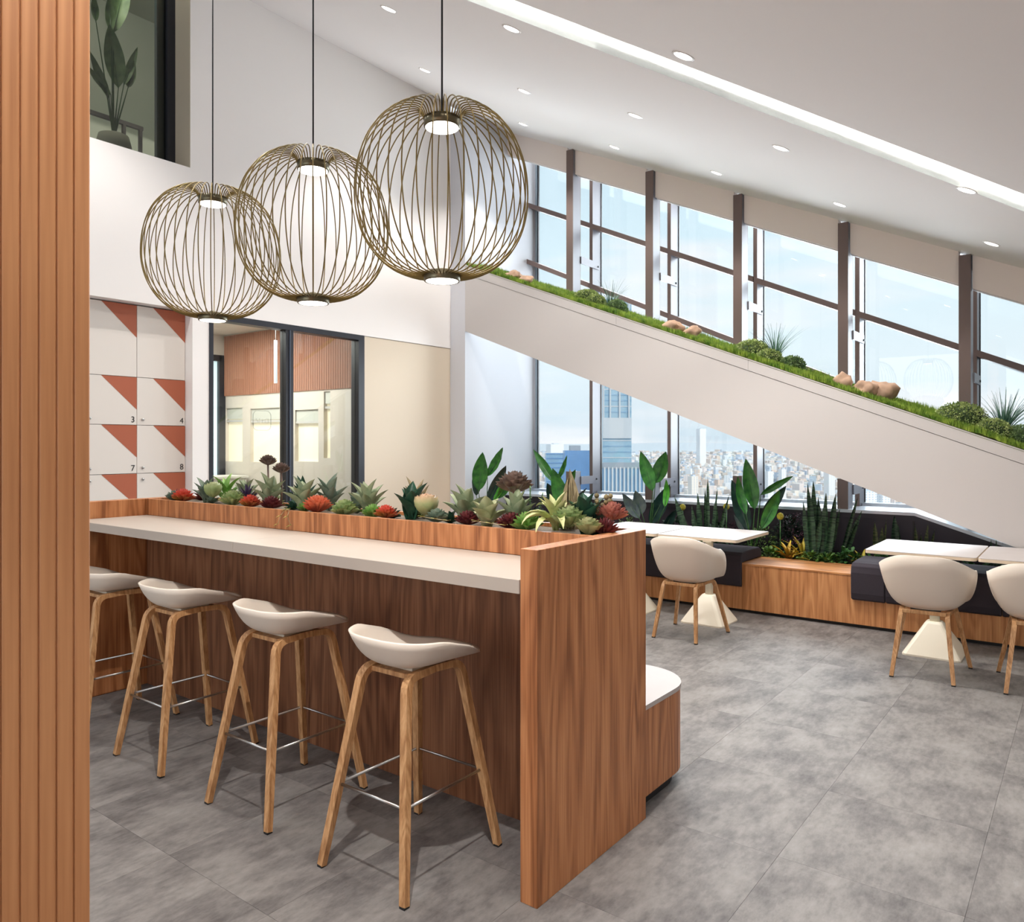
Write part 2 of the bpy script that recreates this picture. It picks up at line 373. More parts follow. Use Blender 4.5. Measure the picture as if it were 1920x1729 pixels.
# ---- door glazing
dr = struct('door_1')
m = MB(); m.box(3.909, 3.951, YB-.004, YB+.12, 0, HD); m.box(5.69, 5.773, YB-.004, YB+.12, 0, HD); m.box(3.951, 5.69, YB-.004, YB+.12, HD-.055, HD)
m.build('door_frame', FRAMEDK, dr)
box(4.745, 4.835, YB+.004, YB+.1, 0, HD-.055).build('mullion', FRAMEDK, dr)
box(4.785, 4.797, YB-.006, YB+.006, 0, HD-.055).build('mullion_rib', plain('blue_rib', s(70, 78, 92), .4), dr)
box(3.951, 4.745, YB+.05, YB+.06, 0.05, HD-.055).build('pane', GLASSM, dr); box(4.835, 5.69, YB+.05, YB+.06, 0.05, HD-.055).build('pane', GLASSM, dr)
# outline mark on the left pane
MARK = plain('glass_mark', s(150, 158, 146), .6)
mk = MB(); cx, cz = 4.50, 1.775; hw, hh, rr_ = .1, .095, .048
pts = []
for (sx, sz, a0) in ((1, 1, 0), (-1, 1, PI/2), (-1, -1, PI), (1, -1, 3*PI/2)):
    for a in range(7): an = a0+PI/2*a/6; pts.append((cx+sx*(hw-rr_)+rr_*math.cos(an), YB+.047, cz+sz*(hh-rr_)+rr_*math.sin(an)))
mk.tube(pts, .0022, 4, closed=True)
def stroke(pl): mk.tube([(cx+a, YB+.047, cz+b) for a, b in pl], .0014, 4)
stroke([(-.066, .02), (-.066, .008), (-.05, -.004), (-.05, -.022), (-.028, -.022), (-.028, .02)])
stroke([(-.012, .004), (.024, .004)]); stroke([(.004, .02), (.004, -.022)])
stroke([(.034, .016), (.034, -.022), (.07, -.022), (.07, .02), (.044, .02)])
mk.build('outline_mark', MARK, dr)

# ---- meeting room behind the door
mr = struct('wall_meeting')
CR = plain('meeting_cream', s(210, 202, 192), .8)
XI = 5.75; RB = 9.06
m = MB()
wins = [(8.664, RB-.02, 1.32, 2.01), (7.892, 8.496, 1.32, 1.99), (7.164, 7.595, 1.34, 1.95), (6.953, 7.066, 1.385, 2.15)]
ys = sorted(set([6.56, RB]+[a for w_ in wins for a in w_[:2]]))
for a, b in zip(ys[:-1], ys[1:]):
    wv = [w_ for w_ in wins if w_[0] <= a+.001 and w_[1] >= b-.001]
    if wv: m.box(XI, XI+.1, a, b, 0, wv[0][2]); m.box(XI, XI+.1, a, b, wv[0][3], 2.17)
    else: m.box(XI, XI+.1, a, b, 0, 2.17)
m.box(XI, XI+.1, 6.56, RB, 2.17, 2.96)
m.build('partition', CR, mr)
for y0_, y1_, z0_, z1_ in wins:
    box(XI+.05, XI+.06, y0_, y1_, z0_, z1_).build('glow_pane', plain('glow_pane', s(240, 228, 200), .6, emit=s(244, 236, 214), estr=.42), mr)  # pane emits by itself in place of a lit room beyond
    box(XI+.02, XI+.035, y0_+.005, y1_-.005, z1_-.14, z1_).build('roller_blind', plain('grey_blind', s(196, 198, 190), .8), mr)
    box(XI+.015, XI+.04, y0_, y1_, z0_+(z1_-z0_)*.76-.014, z0_+(z1_-z0_)*.76+.014).build('glazing_bar', plain('pale_bar', s(196, 194, 190), .6), mr)
FL = plain('terracotta_flute', s(160, 110, 86), .7)
fl = MB(); n_ = 62
for i in range(n_):
    y0_ = 6.56+i*(RB-6.56)/n_; wd = (RB-6.56)/n_
    c_ = [(XI, y0_), (XI-.012, y0_+wd*.15), (XI-.018, y0_+wd*.5), (XI-.012, y0_+wd*.85), (XI, y0_+wd)]
    n0 = [(a, b, 2.17) for a, b in c_]+[(a, b, 2.95) for a, b in c_]
    fl.add(n0, [(k_, k_+1, k_+6, k_+5) for k_ in range(4)]+[(4, 3, 2, 1, 0)])
fo = fl.build('fluted_panel', FL, mr); fo['kind'] = 'stuff'
box(3.2, XI+.2, 6.56, RB+.2, 2.96, 3.0).build('meeting_ceiling', CR, mr)
box(3.2, XI, 6.56, RB+.2, -.1, 0.0).build('meeting_floor', plain('meeting_floor', s(150, 140, 130), .7), mr)
m = MB(); m.box(3.2, 5.42, RB, RB+.1, 0, 2.96); m.box(5.42, XI, RB, RB+.1, 2.70, 2.96); m.box(5.42, XI, RB, RB+.1, 0, .3); m.build('end_wall', CR, mr)
box(3.1, 3.2, 6.56, RB+.1, 0, 2.96).build('partition', CR, mr)
m = MB(); m.box(5.44, 5.48, RB-.02, RB+.06, .3, 2.70); m.box(5.66, 5.75, RB-.02, RB+.06, .3, 2.70); m.box(5.48, 5.7, RB-.02, RB+.06, 2.62, 2.70); m.build('dark_window_frame', FRAMEDK, mr)
box(5.48, 5.66, RB+.03, RB+.04, .3, 2.62).build('glow_pane', plain('day_glow_pane', s(206, 232, 240), .5, emit=s(214, 236, 244), estr=.75), mr)  # pane glows by itself in place of outdoor light
light('AREA', 'meeting_fill', (4.6, 7.6, 2.94), 85, (1, .96, .92), shape='RECTANGLE', size=1.0, size_y=1.6)  # fill lamp without a fixture, added to lift the meeting room
# pale cabinet with a leaf by the end window
t = thing('side_cabinet', 'low white cabinet standing inside the glazed meeting room', 'cabinet', (5.4, 8.7, 0))
box(-.2, .3, -.2, .2, 0, 1.12).build('body', plain('cab_white', s(224, 222, 214), .5), t, bevel=.006)
box(-.22, .32, -.22, .22, 1.12, 1.15).build('top', plain('cab_white', s(224, 222, 214), .5), t, bevel=.004)
t = thing('floor_lamp', 'slim white linear lamp hanging inside the glazed meeting room', 'lamp', (5.05, 7.0, 0))
box(-.012, .012, -.012, .012, 2.2, 2.66).build('light_tube', plain('tube_white', s(230, 240, 250), .4, emit=s(230, 240, 255), estr=.8), t)
box(-.002, .002, -.002, .002, 2.66, 2.96).build('cable', STEEL, t)
t.name = 'tube_lamp'

# ---- lockers
LK = thing('locker_cabinet', 'white lockers with terracotta triangles and black door numbers in the wall niche', 'locker', (0, 6.544, 0))
LW = plain('locker_white', s(226, 219, 211), .55); LT = plain('locker_terracotta', s(172, 94, 66), .55)
box(.8, XL, .004, .3, 0, 2.735).build('carcass', plain('locker_gap', s(40, 34, 32), .8), LK)
rows = [(2.118, 2.733, False), (1.709, 2.118, True), (1.295, 1.709, True), (.883, 1.295, True), (.470, .883, True), (.06, .470, True)]
def text_mesh(txt, size):
    cu = bpy.data.curves.new('numeral', 'FONT'); cu.body = txt; cu.size = size; cu.extrude = .0006; cu.align_x = 'CENTER'; cu.align_y = 'CENTER'
    to_ = bpy.data.objects.new('tmp', cu); COL.objects.link(to_)
    bpy.context.view_layer.update()
    me = bpy.data.meshes.new_from_object(to_.evaluated_get(bpy.context.evaluated_depsgraph_get())); bpy.data.objects.remove(to_)
    me.materials.append(BLACK); return me
nums = {(1, 2): '3', (1, 3): '4', (2, 2): '7', (2, 3): '8', (3, 2): '11', (3, 3): '12', (1, 1): '2', (2, 1): '6', (1, 0): '1', (2, 0): '5'}
for ci in range(-2, 4):
    x0 = 1.99+ci*.4395; x1 = x0+.4395
    if x0 < 1.0: continue
    x1 = min(x1, XL)
    for ri, (z0, z1, locked) in enumerate(rows):
        d = box(x0+.002, x1-.002, -.018, 0, z0+.002, z1-.002).build('door', LW, LK, bevel=.001, seg=1)
        h_ = min(z1-z0, .30)
        MB().prism([(x1-.002-.295, -.0192, z1-.002), (x1-.002, -.0192, z1-.002), (x1-.002, -.0192, z1-.002-.275)], (0, .0008, 0)).build('triangle_inlay', LT, d)
        if locked:
            zl = z0+.05 if ri < 3 else z1-.05
            lk = MB().lathe([(0.001, 0), (.009, 0), (.011, .004), (.011, .012), (0.001, .012)], 12).build('lock', STEEL, d)
            lk.rotation_euler = (PI/2, 0, 0); lk.location = (x0+.05, -.018, zl)
            key = (ri, ci)
            if key in nums:
                nm = bpy.data.objects.new('numeral', text_mesh(nums[key], .072)); COL.objects.link(nm); nm.parent = d
                nm.rotation_euler = (PI/2, 0, 0); nm.location = (x1-.035, -.0195, z0+.045)

# ---- sloping beam wall (the raking parapet) in front of the windows
wr = struct('wall_right')
def sl(y, c, k=.392): return c + k*y
y1_, y0_ = 6.169, -2.2
MB().prism([(XP, y1_, sl(y1_, .547, .387)), (XP, y0_, sl(y0_, .547, .387)), (XP, y0_, sl(y0_, 1.217)), (XP, y1_, sl(y1_, 1.217))], (.07, 0, 0)).build('raking_panel', BEAMW, wr)
for a, b in ((6.168, 4.05), (4.05, 2.62), (2.62, -2.2)):
    MB().prism([(XP-.006, a, sl(a, 1.221)), (XP-.006, b+.0015, sl(b, 1.221)), (XP-.006, b+.0015, sl(b, 1.331)), (XP-.006, a, sl(a, 1.331))], (.05, 0, 0)).build('capping', BEAMW, wr)
MB().prism([(XP+.05, y1_, sl(y1_, 1.10)), (XP+.05, y0_, sl(y0_, 1.10)), (XP+.05, y0_, sl(y0_, 1.31)), (XP+.05, y1_, sl(y1_, 1.31))], (.62, 0, 0)).build('tray', BEAMW, wr)


# ---- window wall: posts, mullions, transoms, panes
PY = [6.195, 5.125, 4.036, 2.991, 1.923, .881, -.19, -1.26, -2.2]
SZ = .905
def sill_z(y): return SZ if y > 1.334 else max(.02, SZ-.327*(1.334-y))
bz = [None, 3.85, 3.50, 3.05, 2.64, 2.16]
ordw = ['nearest the corner', 'second from the corner', 'third from the corner', 'fourth from the corner', 'fifth from the corner', 'sixth']
for i in range(1, 7):
    y = PY[i]
    if i <= 5:
        t = thing('steel_post', 'brown steel post between the blinds, %s, rising behind the moss strip' % ordw[i-1], 'post', (8.02, y, 0), group=None)
        b_ = MB(); b_.box(0, .012, 0, .095, sl(y, .95), ceil_z(y)); b_.box(.17, .182, 0, .095, sl(y, .95), ceil_z(y)); b_.box(.012, .17, .04, .052, sl(y, .95), ceil_z(y))
        b_.build('flange', FRAMEBR, t)
        box(.012, .17, 0.0, .004, sl(y, .95), ceil_z(y)).build('side_plate', FRAMEGR, t)
        br = box(.18, .62, -.012, 0.0, bz[i]-.045, bz[i]+.045).build('bracket', FRAMEGR, t)
        bb = MB().lathe([(.001, 0), (.012, 0), (.012, .008), (.001, .008)], 8).build('bolt', BLACK, br); bb.rotation_euler = (PI/2, 0, 0); bb.location = (.59, -.012, bz[i]-.01)
        if i <= 4:
            t = thing('stub_post', 'short brown steel stub on the sill under the raking beam, %s' % ordw[i-1], 'post', (8.02, y, SZ), group=None)
            b_ = MB(); b_.box(0, .012, 0, .1, 0, .30); b_.box(.17, .182, 0, .1, 0, .30); b_.box(.012, .17, .045, .057, 0, .30); b_.build('flange', FRAMEBR, t)
            box(.012, .17, 0, .004, 0, .30).build('side_plate', FRAMEGR, t)
            br = box(.18, .58, -.012, 0, .135, .235).build('bracket', FRAMEGR, t)
            bb = MB().lathe([(.001, 0), (.012, 0), (.012, .008), (.001, .008)], 8).build('bolt', BLACK, br); bb.rotation_euler = (PI/2, 0, 0); bb.location = (.55, -.012, .19)
for i in range(8):
    ya, yb_ = PY[i], PY[i+1]
    wn = struct('window_%d' % (i+2))
    ylo = yb_; yhi = ya
    zt0 = ceil_z(ylo)+.05
    # mullion at the low-y side of the bay
    b_ = MB(); b_.box(8.49, 8.494, ylo, ylo+.045, sill_z(ylo), ceil_z(ylo)+.2); b_.build('mullion_face', FRAMEBR, wn)
    b_ = MB(); b_.box(8.494, 8.70, ylo, ylo+.045, sill_z(ylo), ceil_z(ylo)+.2); b_.build('mullion', FRAMEGR, wn)
    box(8.70, 8.72, ylo-.008, ylo+.055, sill_z(ylo), ceil_z(ylo)+.2).build('gasket', BLACK, wn)
    for c_ in (2.01, 1.235):
        za, zb = c_+K*(yhi), c_+K*(ylo+.04)
        MB().prism([(8.49, yhi, za-.032), (8.49, ylo+.04, zb-.032), (8.49, ylo+.04, zb+.032), (8.49, yhi, za+.032)], (.2, 0, 0)).build('transom', FRAMEBR, wn)
    lv = [None, 1.235, 2.01, Z0+.05]
    prev = None
    for k_ in range(3):
        top = (lv[k_+1]+K*yhi, lv[k_+1]+K*ylo)
        bot = (lv[k_]+K*yhi, lv[k_]+K*ylo) if k_ else (sill_z(yhi), sill_z(ylo))
        MB().prism([(8.705, yhi, bot[0]), (8.705, ylo, bot[1]), (8.705, ylo, top[1]), (8.705, yhi, top[0])], (.012, 0, 0)).build('pane', GLASS, wn)
# frame line where the window meets the return wall
tr = struct('trim_1'); box(8.69, 8.72, 6.14, 6.169, 0, ceil_z(6.1)).build('edge_frame', plain('blue_grey_frame', s(150, 166, 178), .4), tr)
box(8.695, 8.725, 6.12, 6.135, 0, ceil_z(6.1)).build('gasket', BLACK, tr)
# sill and dark panelling under the windows
sp = struct('trim_2')
yc = 1.334
def poly_sill(z_off, x0, x1, th, name, mat):
    MB().prism([(x0, 6.17, SZ+z_off), (x0, yc, SZ+z_off), (x0, yc-2.6, SZ+z_off-.85), (x0, yc-2.6, SZ+z_off-.85-th), (x0, yc, SZ+z_off-th), (x0, 6.17, SZ+z_off-th)], (x1-x0, 0, 0)).build(name, mat, sp)
poly_sill(0, 8.0, 8.70, .03, 'sill_board', SILLM)
poly_sill(-.03, 8.015, 8.03, .05, 'sill_band', PANELDK)
poly_sill(.03, 8.60, 8.70, .035, 'sill_frame', SILLM)
MB().prism([(8.03, 6.17, 0), (8.03, 6.17, SZ-.04), (8.03, yc, SZ-.04), (8.03, yc-2.6, SZ-.89), (8.03, yc-2.6, 0)], (.04, 0, 0)).build('dark_panel', PANELDK, sp)
for y in (6.0, 4.6, 3.2, 1.34): box(8.022, 8.032, y, y+.012, .1, .85).build('panel_joint', BLACK, sp)
# roller-blind pelmets between the posts
pl_names = ['beside the corner', 'second from the corner', 'third from the corner', 'fourth from the corner', 'fifth from the corner', 'sixth from the corner']
for i in range(6):
    ya, yb_ = PY[i]-.02, PY[i+1]+.10
    if i: ya = PY[i]-.01
    t = thing('blind_pelmet', 'beige roller blind box under the sloping ceiling, %s' % pl_names[i], 'blind', (0, 0, 0))
    MB().prism([(8.06, ya, 2.56+K*ya), (8.06, yb_, 2.56+K*yb_), (8.06, yb_, Z0+.02+K*yb_), (8.06, ya, Z0+.02+K*ya)], (.1, 0, 0)).build('fascia', PELMET, t)
    MB().prism([(8.10, ya, 2.548+K*ya), (8.10, yb_, 2.548+K*yb_), (8.10, yb_, 2.566+K*yb_), (8.10, ya, 2.566+K*ya)], (.03, 0, 0)).build('bottom_bar', plain('bar_white', s(225, 222, 220), .5), t)

# ================================================================== DOWNLIGHTS
grid = [(7.198, 5.281), (7.191, 4.07), (7.19, 2.934), (7.21, 1.799), (7.25, .652), (5.60, 5.326), (5.56, 4.069), (5.56, 2.956), (5.57, 1.792), (5.60, .638),
        (3.937, 4.106), (3.934, 2.98), (3.925, 1.792), (2.3, 5.2), (2.3, 4.1), (2.3, 2.95), (2.28, 1.79), (2.3, .64), (1.2, 1.35), (.66, 4.1), (.66, 2.95), (.66, .64), (.66, -.5), (5.6, -.5), (3.93, -.5), (2.3, -.5), (7.25, -.5)]  # rows outside the view are added to light the stools and floor
rown = {7: 'window row', 5: 'middle row', 3: 'pendant-side row', 2: 'added counter row', 1: 'added stool row', 0: 'added column row'}
tilt = math.atan(K)
cnt = {}
for i, (x, y) in enumerate(grid):
    rk = rown[int(x)]; cnt[rk] = cnt.get(rk, 0)+1
    ordn = ['first', 'second', 'third', 'fourth', 'fifth', 'sixth'][cnt[rk]-1]
    t = thing('downlight', 'small round recessed ceiling spot, %s from the back wall in the %s' % (ordn, rk), 'light', (x, y, ceil_z(y)))
    t.rotation_euler = (tilt, 0, 0)
    MB().lathe([(.052, -.002), (.060, -.004), (.066, -.002), (.066, .004), (.052, .004)], 24, cap=False).build('trim_ring', plain('lamp_trim', s(214, 206, 202), .5), t)
    MB().lathe([(.0005, -.0035), (.050, -.0035), (.052, -.001)], 24, cap=False).build('lens', LAMP, t)
    e_ = SPOT_W
    if x > 7: e_ *= 1.7 if y > 5 else (.8 if y > 2.5 else (.4 if y > 1 else .3))
    elif x > 5: e_ *= 1.9 if y > 5 else (2.1 if y > 2.5 else (2.0 if y > 1.5 else (.35 if y > 0 else .1)))
    elif x > 3: e_ *= 1.5 if y > 4 else (.6 if y > 2.5 else (.25 if y > 1.5 else .15))
    elif x > 2: e_ *= 2.6 if y > 5 else (.12 if y > 1 else .3)
    elif x > 1: e_ *= 3.6
    else: e_ *= .35 if y > 2 else .6
    light('SPOT', 'downlight_beam', (x, y-.004, ceil_z(y)-.03), e_, (1, .965, .925), spot_size=rad(118), spot_blend=.5, shadow_soft_size=.02)

# ================================================================== WOOD COLUMN IN FRONT
COLM = thing('slatted_column', 'orange wood slatted column standing close in the foreground', 'column', (0, 0, 0))
x1 = .629; yf = 1.40
box(-1.05, x1-.002, yf+.008, yf+.5, 0, ceil_z(yf)).build('core', SLATW, COLM)
p_ = .02785; i = 0; x = x1
slat_me = None
while x > -1.0:
    if slat_me is None:
        so = box(-p_+.0025, 0, .004, .016, 0, ceil_z(yf)-.002).build('slat', SLATW, COLM, bevel=.0015, seg=1); slat_me = so.data
    else:
        so = bpy.data.objects.new('slat', slat_me); COL.objects.link(so); so.parent = COLM
    so.location = (x, yf, 0); x -= p_

# ================================================================== BAR
BAR = thing('bar_counter', 'long wooden bar with planter trough and tall end panels', 'bar', (0, 0, 0))
XF, XR, YN, YN2, YE = 2.54, 2.87, 1.476, 1.546, 4.88
box(2.09, XR, YN, YN2, 0, 1.195).build('end_panel', OAK, BAR, bevel=.0015, seg=1)
box(2.09, XR, YE, YE+.07, 0, 1.195).build('end_panel', OAK, BAR, bevel=.0015, seg=1)
for a, b in ((YN2, 3.235), (3.237, YE)):
    box(XF, XF+.025, a, b, 1.091, 1.195).build('planter_front', OAK, BAR, bevel=.001, seg=1)
    box(XF, XF+.025, a, b, 0, 1.04).build('front_panel', OAKSH, BAR, bevel=.001, seg=1)
box(XR-.025, XR, YN2, YE, 0, 1.195).build('planter_back', OAK, BAR, bevel=.001, seg=1)
box(XF+.025, XR-.025, YN2, YE, 1.0, 1.178).build('trough_fill', plain('shaded_trough_gravel', s(112, 100, 86), .9, var=.4, vscale=90, bump=.6, bscale=120), BAR)  # gravel darkened, dark gaps between the plants put into its colour as shade
for nm, a, b, lb in (('worktop', YN2+.001, 3.219, 'near pale laminate worktop slab running to the wooden end panel'), ('worktop', 3.221, YE-.001, 'far pale laminate worktop slab beyond the joint')):
    o = box(2.085, XF-.001, a, b, 1.041, 1.090).build(nm, COUNTER, None, bevel=.0015, seg=1); tag(o, lb, 'worktop')
# bench seat at the back of the bar
st = thing('bench_seat', 'low rounded wooden bench seat behind the bar end panel', 'bench', (0, 0, 0))
def rr_poly(x0, x1, y0, y1, r, z, n=10):
    return [(x0, y1, z), (x0, y0, z)] + [(x1-r+r*math.cos(a), y0+r+r*math.sin(a), z) for a in [-PI/2+PI/2*k_/n for k_ in range(n+1)]] + [(x1, y1, z)]
MB().prism(rr_poly(2.872, 3.46, 1.505, 4.6, .25, .06), (0, 0, .367)).build('base', OAK, st)
MB().prism(rr_poly(2.872, 3.463, 1.502, 4.6, .25, .427), (0, 0, .02)).build('seat_top', TABLETOP, st)
MB().prism(rr_poly(2.875, 3.43, 1.54, 4.6, .23, 0), (0, 0, .06)).build('plinth', BLACK, st)
bg_ = thing('bag', 'small dark navy bag lying on the bench seat behind the bar', 'bag', (3.30, 1.92, .447))
vs = MB(); vs.lathe([(.001, .0), (.15, .0), (.165, .03), (.15, .065), (.10, .095), (.001, .11)], 24, cap=False); vs.build('body', plain('navy_nylon', s(24, 32, 58), .35), bg_)
vs = MB(); vs.tube([(-.09, 0, .09), (-.05, .02, .15), (.05, .02, .15), (.09, 0, .09)], .008, 6); vs.build('handle', plain('navy_nylon', s(24, 32, 58), .35), bg_)

# ================================================================== SHELLS (stool and chair)
def shell_mesh(rimf, zb, cx, pw, thick, nphi=56, nt=14, name='seat', mat=None, floor_r=.35, parent=None):
    """rimf(phi) -> (x, y, z) of the rim; surface runs from the bowl's floor centre (cx,0,zb)"""
    V = []; F = []
    def surf(phi, t, off):
        rx, ry, rz_ = rimf(phi)
        x = cx+(rx-cx)*t; y = ry*t
        zz = zb+(rz_-zb)*(t**pw(phi))
        return Vector((x, y, zz))
    for layer in (0, 1):
        for i in range(nt+1):
            t_ = .03+.97*(i/nt)
            for j in range(nphi):
                ph = 2*PI*j/nphi
                p = surf(ph, t_, 0)
                if layer:
                    e1 = surf(ph, min(1, t_+.02), 0)-surf(ph, t_-.02, 0); e2 = surf(ph+.03, t_, 0)-surf(ph-.03, t_, 0)
                    n_ = e1.cross(e2).normalized()
                    if n_.z < 0: n_ = -n_
                    p = p - n_*thick
                V.append(p)
    st_ = (nt+1)*nphi
    for layer in (0, 1):
        for i in range(nt):
            for j in range(nphi):
                a = layer*st_+i*nphi+j; b = layer*st_+i*nphi+(j+1) % nphi; c = b+nphi; d = a+nphi
                F.append((a, b, c, d) if layer else (a, d, c, b))
        F.append(tuple(layer*st_+j for j in range(nphi))[::(1 if not layer else -1)])
    for j in range(nphi):
        a = nt*nphi+j; b = nt*nphi+(j+1) % nphi
        F.append((a, b, b+st_, a+st_))
    m_ = MB(); m_.add(V, F, True)
    o = m_.build(name, mat, parent)
    bm = bmesh.new(); bm.from_mesh(o.data); bmesh.ops.recalc_face_normals(bm, faces=bm.faces); bm.to_mesh(o.data); bm.free()
    return o
def smooth01(x): x = max(0, min(1, x)); return x*x*(3-2*x)
def se(c, p): return math.copysign(abs(c)**p, c)
def leg_piece(foot, knee, mid, sec=.0155, flat=.85):
    """bent-wood half hoop from the foot over a rounded knee to the middle of the top bar"""
    foot, knee, mid = Vector(foot), Vector(knee), Vector(mid)
    r = .05; d1 = (foot-knee).normalized(); d2 = (mid-knee).normalized()
    a, b = knee+d1*r, knee+d2*r
    pts = [foot, foot.lerp(a, .5), a]
    for q in (.2, .4, .6, .8): pts.append(a*(1-q)**2+knee*2*q*(1-q)+b*q*q)
    pts += [b, mid]
    rr = [sec*1.25, sec*1.4, sec*1.45, sec*1.45, sec*1.45, sec*1.45, sec*1.45, sec*1.4, sec*1.35]
    y = 1 if foot.y > 0 else -1
    m_ = MB(); m_.tube(pts, sec, 4, rr=rr, flat=flat, smooth=False, up=(0, 1, 0)); return m_

# ---- bar stools
STOOL = thing('bar_stool', '', 'stool', (0, 0, 0))
def rim_stool(ph):
    c_, s_ = math.cos(ph), math.sin(ph)         # ph=0 front (+x), pi back
    x = .018+se(c_, .8)*(.212 if c_ < 0 else .237); y = se(s_, .74)*.235
    if c_ > 0: y *= (1-.12*c_)
    z = .760+.095*smooth01((.82-c_)/1.25)
    return x, y, z
shell_mesh(rim_stool, .744, -.04, lambda ph: 2.4+1.8*smooth01(-math.cos(ph)*.5+.5), .009, name='seat', mat=SHELL, parent=STOOL)
for sx in (-1, 1):
    for sy in (-1, 1):
        lg = leg_piece((sx*.252, sy*.212, .006), (sx*.142, sy*.112, .718), (0, sy*.108, .724)).build('leg', BEECH, STOOL)
        gl_ = box(-.012, .012, -.012, .012, 0, .008).build('glide', BLACK, lg); gl_.location = (sx*.252, sy*.212, 0)
def at_leg(sx, sy, z):
    q = z/.718; return Vector((sx*(.252+(.142-.252)*q), sy*(.212+(.112-.212)*q), z))
zf = .30
fr_ = MB(); c4 = [at_leg(-1, -1, zf), at_leg(1, -1, zf), at_leg(1, 1, zf), at_leg(-1, 1, zf)]
fr_.tube(c4, .0055, 8, closed=False); fr_.tube([c4[3], c4[0]], .0055, 8); fr_.build('footrest', STEEL, STOOL)
for x_ in (-.115, .075): box(x_, x_+.04, -.105, .105, .706, .724).build('cross_bar', BEECH, STOOL, bevel=.002, seg=1)
box(-.075, .075, -.075, .075, .722, .734).build('mounting_plate', CREAM, STOOL, bevel=.004)
slab = ['beech-legged bar stool with cream shell, nearest the tall end panel', 'cream bar stool on beech legs, second from the tall end panel',
        'cream bar stool on beech legs, third from the tall end panel', 'cream bar stool half hidden behind the slatted column']
for i, (y, x) in enumerate(((2.045, 2.08), (2.83, 2.105), (3.665, 2.115), (4.40, 2.10))):
    o = STOOL if i == 0 else copy_tree(STOOL)
    o.location = (x, y, 0); o['label'] = slab[i]; o['group'] = 'bar stools along the counter'

# ---- tub chairs
CHAIR = thing('tub_chair', '', 'chair', (0, 0, 0))
def rim_chair(ph):
    c_, s_ = math.cos(ph), math.sin(ph)
    x = se(c_, .80)*(.255 if c_ < 0 else .25); y = se(s_, .76)*.285
    u = math.degrees(math.acos(max(-1, min(1, c_))))   # 0 front .. 180 back
    if u > 95: z = .715+.10*smooth01((u-85)/85)
    elif u > 40: z = .475+.24*smooth01((u-40)/58)+.012*smooth01((u-88)/10)
    else: z = .462
    if u < 45: y *= .93
    return x, y, z
shell_mesh(rim_chair, .446, 0.0, lambda ph: 2.2+3.0*smooth01((.75-math.cos(ph))/.5), .008, name='seat', mat=SHELL, parent=CHAIR, nphi=72, nt=18)
for sx, fy, ky in ((-1, .18, .135), (1, .235, .15)):
    for sy in (-1, 1):
        lg = leg_piece((sx*.258, sy*fy, .006), (sx*.165, sy*ky, .432), (0, sy*.145, .434), sec=.0135).build('leg', BEECH, CHAIR)
        gl_ = box(-.012, .012, -.012, .012, 0, .008).build('glide', BLACK, lg); gl_.location = (sx*.258, sy*fy, 0)
for x_, w_ in ((-.175, .13), (.14, .145)): box(x_, x_+.035, -w_, w_, .420, .442).build('cross_bar', BEECH, CHAIR, bevel=.002, seg=1)
box(-.09, .09, -.09, .09, .432, .442).build('mounting_plate', BLACK, CHAIR, bevel=.003)
for i, (x, y, rz, lb) in enumerate(((5.845, 2.625, 0, 'cream tub chair on beech legs at the long table beside the bar end'), (5.865, .90, rad(2), 'cream tub chair on beech legs in front of the pale table near the floor shadow'),
                               (5.90, .265, rad(3), 'cream tub chair cut by the right edge of the picture'), (5.85, 3.42, 0, 'cream tub chair almost hidden behind the bar end panel'))):
    o = CHAIR if i == 0 else copy_tree(CHAIR)
    o.location = (x, y, 0); o.rotation_euler = (0, 0, rz); o['label'] = lb; o['group'] = 'tub chairs at the window tables'

# ---- tables
TAB = thing('pedestal_table', '', 'table', (0, 0, 0))
TW, TD = .37, .41
tp = []
for (cx_, cy_, a0) in ((TD-.03, TW-.03, 0), (-TD+.03, TW-.03, PI/2), (-TD+.03, -TW+.03, PI), (TD-.03, -TW+.03, 1.5*PI)):
    for k_ in range(5): a = a0+PI/2*k_/4; tp.append((cx_+.03*math.cos(a), cy_+.03*math.sin(a)))
MB().prism([(a, b, .709) for a, b in tp], (0, 0, .022)).build('table_edge', TABLEEDGE, TAB)
MB().prism([(a, b, .731) for a, b in tp], (0, 0, .004)).build('tabletop', TABLETOP, TAB)
m_ = MB(); n_ = 0
def rsq(h_, r, z): 
    o_ = []
    for (sx, sy, a0) in ((1, 1, 0), (-1, 1, PI/2), (-1, -1, PI), (1, -1, 1.5*PI)):
        for k_ in range(4): a = a0+PI/2*k_/3; o_.append((sx*(h_-r)+r*math.cos(a)-.35, sy*(h_-r)+r*math.sin(a)-.10, z))
    return o_
lv = [rsq(.19, .03, 0), rsq(.19, .03, .012), rsq(.062, .025, .226), rsq(.05, .025, .240)]
m_.add(sum(lv, []), [(a*16+j, a*16+(j+1) % 16, (a+1)*16+(j+1) % 16, (a+1)*16+j) for a in range(3) for j in range(16)]+[tuple(range(16))[::-1], tuple(range(48, 64))])
m_.build('pedestal_base', CREAM, TAB)
MB().lathe([(.034, .235), (.034, .71)], 20, c=(-.35, -.10, 0)).build('column', CREAM, TAB)
box(-.40, .2, -.14, -.06, .695, .709).build('top_bracket', CREAM, TAB)
for i, (x, y, lb) in enumerate(((6.73, 2.77, 'pale rectangular pedestal table between the tub chair and the bench corner'), (6.73, 3.525, 'pale pedestal table pushed against its neighbour beyond the bar end'),
                                (6.77, 1.035, 'pale pedestal table in front of the snake plants and dark cushion'), (6.77, .285, 'pale pedestal table cut by the right picture edge'))):
    o = TAB if i == 0 else copy_tree(TAB)
    o.location = (x, y, 0); o['label'] = lb; o['group'] = 'pedestal tables by the window bench'

